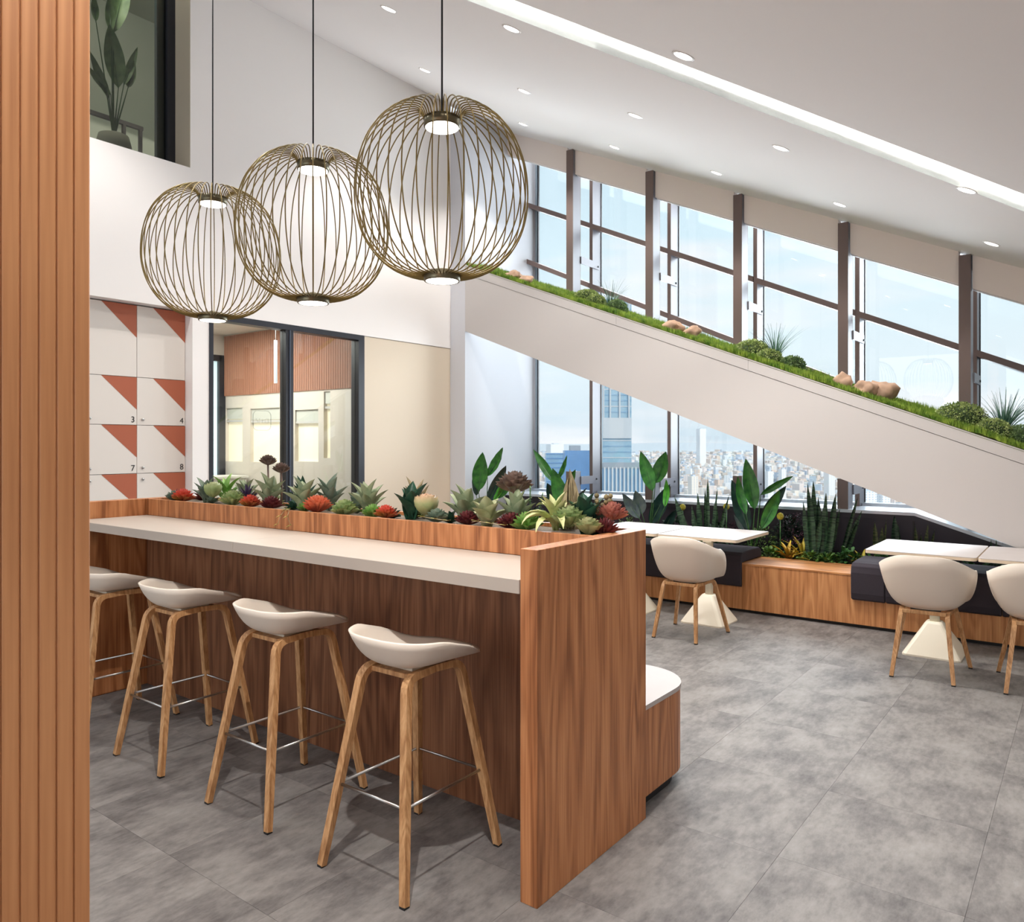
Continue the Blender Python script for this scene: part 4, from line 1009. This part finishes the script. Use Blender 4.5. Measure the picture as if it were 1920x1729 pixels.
brom('olive bromeliad at the table corner by the dark panel', gp(1618, 7.56), M_BRY, 14, .20, .034)
brom('yellow-edged bromeliad low before the dark panel', gp(1640, 7.66), M_BRY, 12, .16, .03)
brom('olive bromeliad glimpsed behind the longer table', gp(1290, 7.55), M_BRY, 12, .22, .034)
brom('green bromeliad beside the bar end planter', gp(1160, 7.5), M_BRY, 12, .22, .036)
def bush(label, loc, mat, R=(.14, .14, .12), n=160, l=.045, w=.03, shape='drop', name='leafy_bush', seed=1, dome=True, stems=False):
    rnd = random.Random(seed); t = thing(name, label, 'plant', loc); m_ = MB()
    for i in range(n):
        a = rnd.uniform(0, 2*PI); zz = rnd.uniform(.0 if dome else -1, 1); rr_ = math.sqrt(1-zz*zz); q = rnd.uniform(.65, 1)
        p = Vector((R[0]*rr_*math.cos(a)*q, R[1]*rr_*math.sin(a)*q, R[2]*(zz*q)+.01))
        V, F = leaf_mb(l*rnd.uniform(.7, 1.2), w, curve=.5, fold=.15, shape=shape, n=3)
        M = Matrix.Translation(p) @ Matrix.Rotation(a+rnd.uniform(-.6, .6), 4, 'Z') @ Matrix.Rotation(math.acos(zz)*.8+.3+rnd.uniform(-.4, .4), 4, 'Y')
        m_.add([M @ Vector(v) for v in V], F, True)
    m_.build('foliage', mat, t)['kind'] = 'stuff'
    return t
M_VAR = LM('variegated_leaf', s(34, 78, 30), s(120, 150, 70), .45); M_GRN = LM('bush_green', s(24, 60, 28), s(56, 104, 40), .5); M_HEA = LM('heather_purple', s(52, 28, 40), s(96, 48, 66), .6)
M_FRN = LM('fern_green', s(70, 110, 44), s(120, 150, 66), .5); M_DKB = LM('dark_bush', s(12, 34, 24), s(26, 56, 36), .6)
for k_, (px, X, R_, mt, nm, lb) in enumerate((
        (1400, 7.5, (.10, .16, .09), M_VAR, 'leafy_bush', 'variegated ground plant at the end of the left cushion'), (1445, 7.52, (.10, .15, .11), M_VAR, 'leafy_bush', 'variegated ground plant under the orange bromeliad'),
        (1520, 7.5, (.09, .13, .10), M_VAR, 'leafy_bush', 'variegated ground plant in front of the tallest snake plant'), (1552, 7.5, (.09, .12, .10), M_VAR, 'leafy_bush', 'variegated ground plant right of the tallest snake plant'),
        (1590, 7.53, (.10, .16, .16), M_GRN, 'leafy_bush', 'dense green bush left of the right-hand table'), (1430, 7.66, (.10, .18, .34), M_FRN, 'feathery_bush', 'feathery pale green bush behind the orange bromeliad'),
        (1350, 7.72, (.12, .22, .30), M_DKB, 'leafy_bush', 'dark green bush behind the snake-plant fan'), (1265, 7.74, (.12, .2, .34), M_DKB, 'leafy_bush', 'dark green bush between the paddle plants'),
        (1120, 7.72, (.14, .3, .36), M_DKB, 'leafy_bush', 'dark bush behind the end of the bar trough'), (1290, 7.6, (.1, .2, .22), M_FRN, 'feathery_bush', 'fern-like foliage left of the snake-plant fan'),
        (1180, 7.62, (.12, .2, .36), M_FRN, 'feathery_bush', 'fern fronds showing above the corner of the bar end panel'), (1000, 7.72, (.14, .4, .34), M_DKB, 'leafy_bush', 'dark foliage seen between the trough plants'),
        (1480, 7.82, (.1, .2, .42), M_DKB, 'leafy_bush', 'dark bush against the sill behind the orange bromeliad'), (1660, 7.6, (.1, .25, .12), M_GRN, 'leafy_bush', 'low green foliage along the table edge'), (1840, 7.6, (.1, .5, .12), M_GRN, 'leafy_bush', 'low green foliage under the right-hand tables'))):
    bush(lb, gp(px, X), mt, R_, int(70+900*(R_[1]*R_[2])*4), .05 if mt is not M_FRN else .04, .034 if mt is not M_FRN else .010, name=nm, seed=k_+5)
for k_, (px, X, z_, R_, lb) in enumerate(((1487, 7.76, .66, .13, 'purple heather-like bush left of the tallest snake plant'), (1272, 7.80, .62, .09, 'purple heather-like bush by the second stub post'), (1138, 7.70, .62, .14, 'purple heather-like bush above the end of the bar trough'), (1375, 7.84, .60, .08, 'purple heather-like bush by the third stub post'), (1520, 7.8, .62, .08, 'small purple sprig touching the tallest snake plant'))):
    p = gp(px, X); t = bush(lb, (p[0], p[1], z_), M_HEA, (R_, R_*1.2, R_*1.6), 420, .016, .010, name='heather_bush', seed=40+k_, dome=False)
    MB().tube([(0, 0, -(z_-SG)), (.01, 0, -.05), (0, 0, .05)], .006, 5).build('stem', M_HEA, t)
M_YF = LM('yellow_flower', s(130, 124, 30), s(178, 164, 52), .6)
for k_, (px, py, X, lb) in enumerate(((1463, 968, 7.6, 'yellow flower head above the orange bromeliad'), (1362, 950, 7.7, 'yellow-green flower head beside the snake-plant fan'), (1280, 951, 7.75, 'yellow flower head left of the snake-plant fan'), (1136, 947, 7.7, 'yellow flower head above the end of the bar trough'))):
    p = at(px, py, X); t = thing('yellow_flower', lb, 'flower', p); m_ = MB(); rnd = random.Random(k_)
    for i in range(60):
        zz = 1-2*(i+.5)/60; a = i*GA; r_ = .026; c_ = Vector((r_*math.sqrt(1-zz*zz)*math.cos(a), r_*math.sqrt(1-zz*zz)*math.sin(a), r_*zz*1.1)); q = .009
        m_.lathe([(.001, -q), (q, 0), (.001, q)], 6, c=c_, cap=False)
    m_.build('flower_head', M_YF, t); MB().tube([(0, 0, 0), (0, 0, -(p.z-SG))], .006, 5).build('stem', M_GRN, t)

# ================================================================== MOSS STRIP, TOPIARY, STONES
M_MOSS = LM('moss_green', s(88, 124, 36), s(150, 172, 66), .8); M_MOSSD = LM('moss_base', s(84, 100, 36), s(120, 128, 56), .9)
ms = MB(); rnd = random.Random(11)
ny, nx = 150, 8; V = []; F = []
def moss_h(x, y):
    return .012+.020*noise.noise(Vector((x*5, y*5, 1)))+.010*noise.noise(Vector((x*17, y*17, 4)))+.03*math.sin(min(1, (x-XP)/.35)*PI/2)+ max(0, (x-XP-.35))*.10
for i in range(ny+1):
    y = 6.15-(6.15+2.1)*i/ny
    for j in range(nx+1):
        x = XP-.010+.66*j/nx; V.append((x, y, sl(y, 1.331)+(max(.012, moss_h(x, y)) if j else -.012)))
for i in range(ny):
    for j in range(nx):
        a = i*(nx+1)+j; F.append((a, a+1, a+nx+2, a+nx+1))
ms.add(V, F, True)
mt_ = thing('moss_strip', 'long green moss carpet lying on top of the sloping white parapet', 'moss', (0, 0, 0))
ms.build('moss_bed', M_MOSSD, mt_)
mb = MB()
for i in range(42000):
    y = rnd.uniform(-.35, 6.14) if i % 6 else rnd.uniform(-2, 6.14); x = XP-.008+(rnd.random()**2.0)*.62
    z = sl(y, 1.331)+max(.012, moss_h(x, y))-.006; h_ = rnd.uniform(.022, .05)*(1+.8*max(0, noise.noise(Vector((x*3, y*3, 9))))); a = rnd.uniform(0, PI); wx, wy = .005*math.cos(a), .004*math.sin(a)
    lx, ly = rnd.uniform(-.014, .008), rnd.uniform(-.012, .012)
    mb.add([(x-wx, y-wy, z), (x+wx, y+wy, z), (x+lx, y+ly, z+h_)], [(0, 1, 2)])
mb.build('moss_tufts', M_MOSS, mt_)['kind'] = 'stuff'
M_TOP = LM('topiary_leaf', s(110, 136, 68), s(200, 210, 144), .6); M_TOP2 = LM('topiary_leaf_dark', s(76, 106, 66), s(150, 172, 116), .6); M_CORE = plain('topiary_core', s(44, 62, 30), .9)
def ball(label, y, x, R, hz=.8, mat=M_TOP, seed=1):
    rnd = random.Random(seed); z0 = sl(y, 1.335)+.02
    t = thing('boxwood_ball', label, 'topiary', (x, y, z0)); 
    MB().lathe([(.001, -R*.4)]+[(R*.88*math.cos(a), R*.88*hz*math.sin(a)+R*hz*.25) for a in [rad(q) for q in range(-50, 90, 14)]]+[(.001, R*.88*hz+R*hz*.25)], 20, cap=False).build('core', M_CORE, t)
    m_ = MB(); n_ = int(1500*(R/.13)**1.3)
    for i in range(n_):
        zz = rnd.uniform(-.6, 1); a = rnd.uniform(0, 2*PI); rr_ = math.sqrt(1-zz*zz); q = rnd.uniform(.86, 1.03)
        nr = Vector((rr_*math.cos(a), rr_*math.sin(a), zz)); p = Vector((nr.x*R*q, nr.y*R*q, nr.z*R*hz*q+R*hz*.25))
        d = (nr+Vector((rnd.uniform(-.9, .9), rnd.uniform(-.9, .9), rnd.uniform(-.9, .9)))).normalized(); sd = d.cross(Vector((rnd.random(), rnd.random(), rnd.random()))).normalized()
        l_ = .018; w_ = .006
        m_.add([p, p+d*l_*.5+sd*w_, p+d*l_, p+d*l_*.5-sd*w_], [(0, 1, 2, 3)])
    m_.build('foliage', mat, t)['kind'] = 'stuff'
ball('large clipped green ball, highest group on the moss, behind its two small neighbours', 4.62, 7.52, .155, .72, seed=2)
ball('small light green ball in front of the highest large ball', 4.42, 7.38, .115, .8, seed=3)
ball('dark green ball right of the tufted grass in the highest group', 4.19, 7.44, .12, .9, M_TOP2, 4)
ball('large clipped ball beside the third post on the moss', 2.70, 7.50, .165, .78, seed=5)
ball('small clipped ball in the middle group before the grass tuft', 2.49, 7.38, .125, .78, seed=6)
ball('dark clipped ball at the lower end of the middle group', 2.28, 7.42, .122, .85, M_TOP2, 7)
ball('largest clipped ball at the foot of the fifth post', .90, 7.46, .20, .75, seed=8)
ball('clipped ball just below the largest ball', .655, 7.36, .135, .82, seed=9)
ball('dark clipped ball at the right edge on the moss', .46, 7.45, .17, .75, M_TOP2, 10)
M_GRA = LM('grass_blade', s(40, 84, 68), s(110, 146, 124), .5)
def grass(label, y, x, H, n=70, seed=1):
    rnd = random.Random(seed); t = thing('grass_tuft', label, 'grass', (x, y, sl(y, 1.335)+.02)); m_ = MB()
    for i in range(n):
        a = rnd.uniform(0, 2*PI); ln = rnd.uniform(.1, .85)*(1 if rnd.random() < .75 else 1.5); h_ = H*rnd.uniform(.55, 1.1); pts = []
        for k_ in range(7):
            q = k_/6; pts.append(Vector((math.cos(a)*ln*h_*q**1.8+.02*math.cos(a), math.sin(a)*ln*h_*q**1.8+.02*math.sin(a)-.10*h_*q, h_*q*(1-.25*ln*q))))
        sd = Vector((-math.sin(a), math.cos(a), 0)) if rnd.random() < .5 else Vector((.6, .8, 0)); w_ = .006
        V = []
        for k_, p in enumerate(pts): ww = w_*(1-.85*k_/6); V += [p-sd*ww, p+sd*ww]
        m_.add(V, [(2*k_, 2*k_+1, 2*k_+3, 2*k_+2) for k_ in range(6)])
    m_.build('blades', M_GRA, t)['kind'] = 'stuff'
grass('grass tuft rising between the balls of the highest group', 4.33, 7.56, .34, seed=1)
grass('grass tuft rising between the balls of the middle group', 2.50, 7.58, .38, 90, seed=2)
grass('spiky grass tuft behind the balls at the right edge', .60, 7.56, .42, 130, seed=3)
STONE = plain('tan_stone', s(174, 142, 118), .85, var=.25, vscale=9, bump=.4, bscale=25)
def stone(label, y, x, R, seed, sq=(1, 1.2, .75), grp=None):
    bm = bmesh.new(); bmesh.ops.create_icosphere(bm, subdivisions=3, radius=1)
    for v in bm.verts:
        q = 1+.5*noise.noise(v.co*1.2+Vector((seed*7.3, 0, 0)))+.18*noise.noise(v.co*3.1+Vector((seed, 5, 0)))+.06*noise.noise(v.co*8)
        v.co = Vector((v.co.x*sq[0], v.co.y*sq[1], v.co.z*sq[2]))*q*R
    me = bpy.data.meshes.new('stone'); bm.to_mesh(me); bm.free(); me.materials.append(STONE)
    me.polygons.foreach_set('use_smooth', [True]*len(me.polygons))
    o = bpy.data.objects.new('stone', me); COL.objects.link(o); o.location = (x, y, sl(y, 1.335)+R*sq[2]*.55+.02); tag(o, label, 'stone')
stone('tan stone highest on the moss near the big pendant', 5.58, 7.40, .085, 1, (1, 1.5, .7))
stone('rounder tan stone just below the highest one', 5.36, 7.36, .075, 2)
stone('long tan stone above its dark-tipped neighbour, mid moss', 3.50, 7.38, .085, 3, (1, 1.35, .8))
stone('tan stone lying below the long mid-moss stone', 3.28, 7.36, .082, 4, (1, 1.2, .8))
stone('pointed tan stone at the foot of the fourth post', 1.80, 7.36, .082, 5, (.9, 1, 1.05))
stone('tan stone leaning on a larger one, in front', 1.62, 7.33, .088, 6, (1, 1.2, .85))
stone('larger sloping tan stone behind, lowest of the stones', 1.51, 7.44, .11, 7, (.9, 1.15, .95))

# landing: potted plant and railing behind the upper window
t = thing('potted_plant', 'big-leaved plant in a round pale pot behind the upper window', 'plant', (3.33, 6.98, 4.02))
MB().lathe([(.09, 0), (.13, .03), (.148, .10), (.145, .20), (.125, .28), (.115, .285), (.11, .25), (.001, .25)], 28).build('pot', plain('pot_clay', s(150, 148, 130), .8), t)
M_UP = LM('landing_leaf', s(84, 112, 70), s(116, 142, 92), .5)
for k_, (tx, ty, bx, by, wpx) in enumerate(((240, -60, 212, 62, 30), (205, -10, 208, 60, 16), (205, 45, 222, 165, 32), (258, 88, 232, 160, 14), (252, 113, 240, 165, 16), (176, -10, 180, 40, 12), (168, 95, 205, 185, 14), (160, 120, 208, 178, 12))):
    tp_, bp_ = at(tx, ty, 3.28+.05*math.sin(k_*2)), at(bx, by, 3.28)
    # the same sight line carried through to the plant's own depth
    q = 6.98/bp_.y; c0 = Vector((0, 0, CAM_H)); f1 = c0+(tp_-c0)*(6.95/tp_.y); f2 = c0+(bp_-c0)*q
    blade(t, f1, f2, wpx*1.3*5.9/FPX*1.1, M_UP, bow=.02, rel=(3.33, 6.98, 4.02), stalk=(3.33, 6.98, 4.27), face=(-.4, -1, .1))
t = thing('stair_railing', 'dark railing standing behind the upper window', 'railing', (0, 0, 0))
RL = plain('rail_dark', s(60, 52, 50), .5)
box(3.2, 4.28, 8.3, 8.34, 4.98, 5.02).build('handrail', RL, t)
for x in (3.25, 3.42, 3.58, 4.06, 4.24): box(x, x+.03, 8.3, 8.34, 3.87, 4.98).build('baluster', RL, t)

# ================================================================== CITY
GZ = -165.0
GRD = plain('city_ground', s(184, 192, 202), .9, var=.18, vscale=.01)
o = box(-200, 26000, -16000, 24000, GZ-4, GZ).build('ground', GRD); tag(o, kind='structure')
def bmat(name, wall, win, fw, fh, dx=.5, dz=.5, rough=.5):
    """facade colours: window grid drawn by the material only where single windows are far below a pixel"""
    m, t, b = newmat(name); NN = t.nodes.new; LL = t.links.new
    co = NN('ShaderNodeTexCoord'); sp = NN('ShaderNodeSeparateXYZ'); LL(co.outputs['Object'], sp.inputs[0])
    ad = NN('ShaderNodeMath'); LL(sp.outputs[0], ad.inputs[0]); LL(sp.outputs[1], ad.inputs[1])
    def per(src, p, duty):
        d = NN('ShaderNodeMath'); d.operation = 'DIVIDE'; LL(src, d.inputs[0]); d.inputs[1].default_value = p
        f = NN('ShaderNodeMath'); f.operation = 'FRACT'; LL(d.outputs[0], f.inputs[0])
        g = NN('ShaderNodeMath'); g.operation = 'LESS_THAN'; LL(f.outputs[0], g.inputs[0]); g.inputs[1].default_value = duty; return g.outputs[0]
    a, c = per(ad.outputs[0], fw, dx), per(sp.outputs[2], fh, dz)
    mu = NN('ShaderNodeMath'); mu.operation = 'MULTIPLY'; LL(a, mu.inputs[0]); LL(c, mu.inputs[1])
    ge = NN('ShaderNodeNewGeometry'); s2 = NN('ShaderNodeSeparateXYZ'); LL(ge.outputs['Normal'], s2.inputs[0]); lt = NN('ShaderNodeMath'); lt.operation = 'LESS_THAN'; LL(s2.outputs[2], lt.inputs[0]); lt.inputs[1].default_value = .5
    mu2 = NN('ShaderNodeMath'); mu2.operation = 'MULTIPLY'; LL(mu.outputs[0], mu2.inputs[0]); LL(lt.outputs[0], mu2.inputs[1])
    mx_ = NN('ShaderNodeMixRGB'); LL(mu2.outputs[0], mx_.inputs[0]); mx_.inputs[1].default_value = wall; mx_.inputs[2].default_value = win
    LL(mx_.outputs[0], b.inputs['Base Color']); b.inputs['Roughness'].default_value = rough; return m
BM = [bmat('block_white', s(240, 240, 240), s(200, 208, 220), 5, 3.2), bmat('block_cream', s(238, 230, 220), s(196, 200, 208), 6, 3.2), bmat('block_grey', s(204, 214, 226), s(168, 184, 204), 4, 3.2), bmat('block_tile', s(226, 206, 192), s(188, 190, 196), 6, 3.2), bmat('block_pink', s(240, 226, 220), s(198, 200, 208), 5, 3.2)]  # walls lightened and window contrast lowered, haze put into the colours
rnd = random.Random(21)
kinds = []
for i in range(10):
    w_, d_, h_ = rnd.uniform(14, 26), rnd.uniform(14, 30), rnd.choice([14, 18, 22, 26, 34])
    m_ = MB().box(-w_/2, w_/2, -d_/2, d_/2, 0, h_); m_.box(-w_/5, w_/6, -d_/6, d_/5, h_, h_+3)
    kinds.append((m_, BM[i % 5], h_, w_, d_))
kind_me = [k_[0].mesh('walls', k_[1]) for k_ in kinds]
colname = ['white', 'cream', 'grey', 'tile-coloured', 'pinkish']
def wedge():
    a = rnd.uniform(.02, .80); return a
near = []
far = MB()
farms = {i: MB() for i in range(5)}
cells = []
for r_ in [1300*(1.0105**k_) for k_ in range(238)]:
    if r_ > 14000: break
    step = max(34, r_*.0125)
    nb = int(r_*.66/step)
    for j in range(nb):
        a = .04+.66*(j+rnd.random()*.7)/nb
        if noise.noise(Vector((r_*.0011, a*9, 3))) < -.28: continue
        cells.append((r_*rnd.uniform(.997, 1.003), a))
cells.sort()
for n_, (r_, a) in enumerate(cells):
    x, y = r_*math.cos(a), r_*math.sin(a)
    ki = rnd.randrange(10)
    if n_ < 300:
        o = bpy.data.objects.new('apartment_block', kind_me[ki]); COL.objects.link(o); o.location = (x, y, GZ); o.rotation_euler = (0, 0, rnd.uniform(0, 3)); o.scale = (1, 1, rnd.uniform(.8, 1.3))
        tag(o, '%s flat-roofed apartment block in the dense city far below the windows' % colname[ki % 5], 'building', 'apartment blocks of the city, %s' % colname[ki % 5])
    else:
        sc_ = max(1, step and r_/3600); w_, d_ = rnd.uniform(12, 26)*sc_, rnd.uniform(12, 26)*sc_; h_ = rnd.choice([12, 16, 20, 24, 28, 40 if rnd.random() < .4 else 22])*rnd.uniform(.8, 1.2)*(1+.15*(sc_-1)); ph = rnd.uniform(0, 1.5); c_, s_ = math.cos(ph), math.sin(ph)
        vs = [(x+c_*u*w_/2-s_*v*d_/2, y+s_*u*w_/2+c_*v*d_/2, GZ+zz) for zz in (0, h_) for u, v in ((-1, -1), (1, -1), (1, 1), (-1, 1))]
        farms[ki % 5].add(vs, [(4, 5, 6, 7), (0, 1, 5, 4), (1, 2, 6, 5), (2, 3, 7, 6), (3, 0, 4, 7)])
fr_ = thing('distant_city', 'haze-tinted sea of tiny pale buildings reaching the horizon', 'city', (0, 0, 0)); fr_['kind'] = 'stuff'
for i in range(5): farms[i].build('buildings', BM[i], fr_)['kind'] = 'stuff'
# far hills, haze put into their pale grey colour
hv = []; hf = []
for i in range(61):
    a = -.1+1.0*i/60; h_ = 120+70*noise.noise(Vector((a*5, 0, 0)))+60*math.sin(a*4)
    for rr_, hh in ((15000, 0), (17500, h_), (21000, 0)): hv.append((rr_*math.cos(a), rr_*math.sin(a), GZ+hh))
for i in range(60):
    for j in range(2): hf.append((i*3+j, i*3+j+1, i*3+j+4, i*3+j+3))
o = MB().add(hv, hf, True).build('hills', plain('haze_tinted_hill', s(208, 214, 220), .9)); tag(o, kind='structure')
def on_ray(px, dist):
    u = (px-960)/FPX; return dist*(math.cos(YAW)+u*math.sin(YAW)), dist*(math.sin(YAW)-u*math.cos(YAW))
def ztop(py, dist): return CAM_H+(HOR-py)/FPX*dist
GLB = plain('tower_glass_blue', s(128, 164, 192), .25, spec=.7, var=.10, vscale=.08); GLB2 = plain('tower_glass_deep', s(88, 134, 182), .25, spec=.7, var=.12, vscale=.06); MUL = plain('tower_mullion', s(196, 200, 204), .6)
# glass skyscraper
D = 700
xa, ya = on_ray(1157, D); t = thing('glass_skyscraper', 'tall blue-green glass skyscraper with pale vertical piers seen under the raking beam', 'building', (xa, ya, GZ)); t.rotation_euler = (0, 0, YAW)
W_ = 54*D/FPX; tz = ztop(560, D)-GZ; zb1 = ztop(822, D)-GZ; zb2 = ztop(800, D)-GZ; zl_ = ztop(868, D)-GZ
box(0, 26, -W_/2, W_/2, 0, tz).build('tower_body', plain('tower_glass_pale', s(150, 180, 198), .25, spec=.7, var=.08, vscale=.1), t)
for k_, q in enumerate((-.42, -.1, .23, .46)): box(-1.2, 0, W_*q-.9+W_*.02, W_*q+.9, zb1, tz).build('pier', MUL, t)
box(-1.6, 0, -W_/2, W_/2, zb1, zb2+8).build('plant_floor', MUL, t)
nfl = 46
for k_ in range(nfl):
    z_ = 60+(tz-60)*k_/nfl
    if z_ > zb1-2 and z_ < zb2+10: continue
    box(-.35, 0, -W_/2, W_/2, z_, z_+.9).build('floor_band', MUL if k_ % 3 == 0 else GLB, t)
# lower podium with white fins
xa, ya = on_ray(1172, 560); D2 = 560
t = thing('finned_office_block', 'office block with white vertical fins below the skyscraper', 'building', (xa, ya, GZ)); t.rotation_euler = (0, 0, YAW)
W_ = 84*D2/FPX; z_ = ztop(876, D2)-GZ
box(0, 20, -W_/2, W_/2, 0, z_).build('body', GLB, t); box(-.5, 20, -W_/2, W_/2, z_-1, z_+3).build('roof_band', plain('roof_grey', s(150, 158, 168), .7), t)
for k_ in range(12): box(-1.0, 0, -W_/2+W_*k_/11.5-.5, -W_/2+W_*k_/11.5+.55, 0, z_).build('fin', MUL, t)
xa, ya = on_ray(1206, 620); t = thing('gridded_office_block', 'white office block with a square window grid beside the finned block', 'building', (xa, ya, GZ)); t.rotation_euler = (0, 0, YAW)
W_ = 30*620/FPX; z_ = ztop(880, 620)-GZ; box(0, 18, -W_/2, W_/2, 0, z_).build('body', BM[0], t)
for k_ in range(7): box(-.5, 0, -W_/2+W_*k_/6.2, -W_/2+W_*k_/6.2+.7, 0, z_).build('fin', MUL, t)
for k_ in range(12): box(-.5, 0, -W_/2, W_/2, z_-3.4*k_-.8, z_-3.4*k_).build('floor_band', MUL, t)
# blue tapering tower and its neighbour
xa, ya = on_ray(1083, 600); t = thing('tapering_tower', 'blue glass tower with slanting sides, left of the first mullion', 'building', (xa, ya, GZ)); t.rotation_euler = (0, 0, YAW)
D3 = 600; zt_ = ztop(845, D3)-GZ; sc_ = D3/FPX
MB().prism([(0, 26*sc_, 0), (0, -16*sc_, 0), (0, -28*sc_, zt_), (0, 24*sc_, zt_)], (22, 0, 0)).build('body', GLB2, t)
MB().prism([(-.6, -8*sc_, 0), (-.6, -16*sc_, 0), (-.6, -28*sc_, zt_), (-.6, -26*sc_, zt_)], (.6, 0, 0)).build('slanted_face', plain('tower_glass_light', s(176, 206, 226), .25, spec=.7), t)
box(2, 12, -6*sc_, 14*sc_, zt_, zt_+4).build('roof_plant', plain('roof_grey', s(150, 158, 168), .7), t)
xa, ya = on_ray(1042, 660); t = thing('blue_slab_tower', 'flat-topped blue glass slab tower behind the paddle leaves', 'building', (xa, ya, GZ)); t.rotation_euler = (0, 0, YAW)
D4 = 660; zt_ = ztop(850, D4)-GZ; sc_ = D4/FPX; box(0, 24, -22*sc_, 18*sc_, 0, zt_).build('body', GLB, t)
for k_ in range(14): box(-.4, 0, -22*sc_, 18*sc_, zt_-4*k_-.8, zt_-4*k_).build('floor_band', GLB2, t)
for (px, D_, top, wpx, lb, nm) in ((1318, 5200, 804, 13, 'lone slender white tower on the skyline', 'slender_tower'), (1045, 2600, 833, 26, 'wide white block just under the horizon', 'white_block'), (1632, 1000, 922, 30, 'pale tall block low in the last triangle of window', 'pale_tower'), (1662, 1050, 928, 18, 'second pale block in the last triangle of window', 'pale_tower'),
                               (1560, 1900, 878, 14, 'pale block under the beam near the snake plants', 'pale_tower'), (1445, 1700, 884, 12, 'white slab block behind the tall paddle leaf', 'pale_tower'), (1303, 1500, 893, 14, 'cream block above the snake-plant fan', 'pale_tower'), (1470, 1600, 880, 10, 'small white slab beside the arching leaf', 'pale_tower')):
    xa, ya = on_ray(px, D_); t = thing(nm, lb, 'building', (xa, ya, GZ)); t.rotation_euler = (0, 0, YAW+.3); W_ = wpx*D_/FPX; z_ = ztop(top, D_)-GZ
    box(0, W_, -W_/2, W_/2, 0, z_).build('body', BM[0] if px != 1303 else BM[1], t); box(W_*.2, W_*.7, -W_*.2, W_*.2, z_, z_+3).build('roof_plant', BM[2], t)
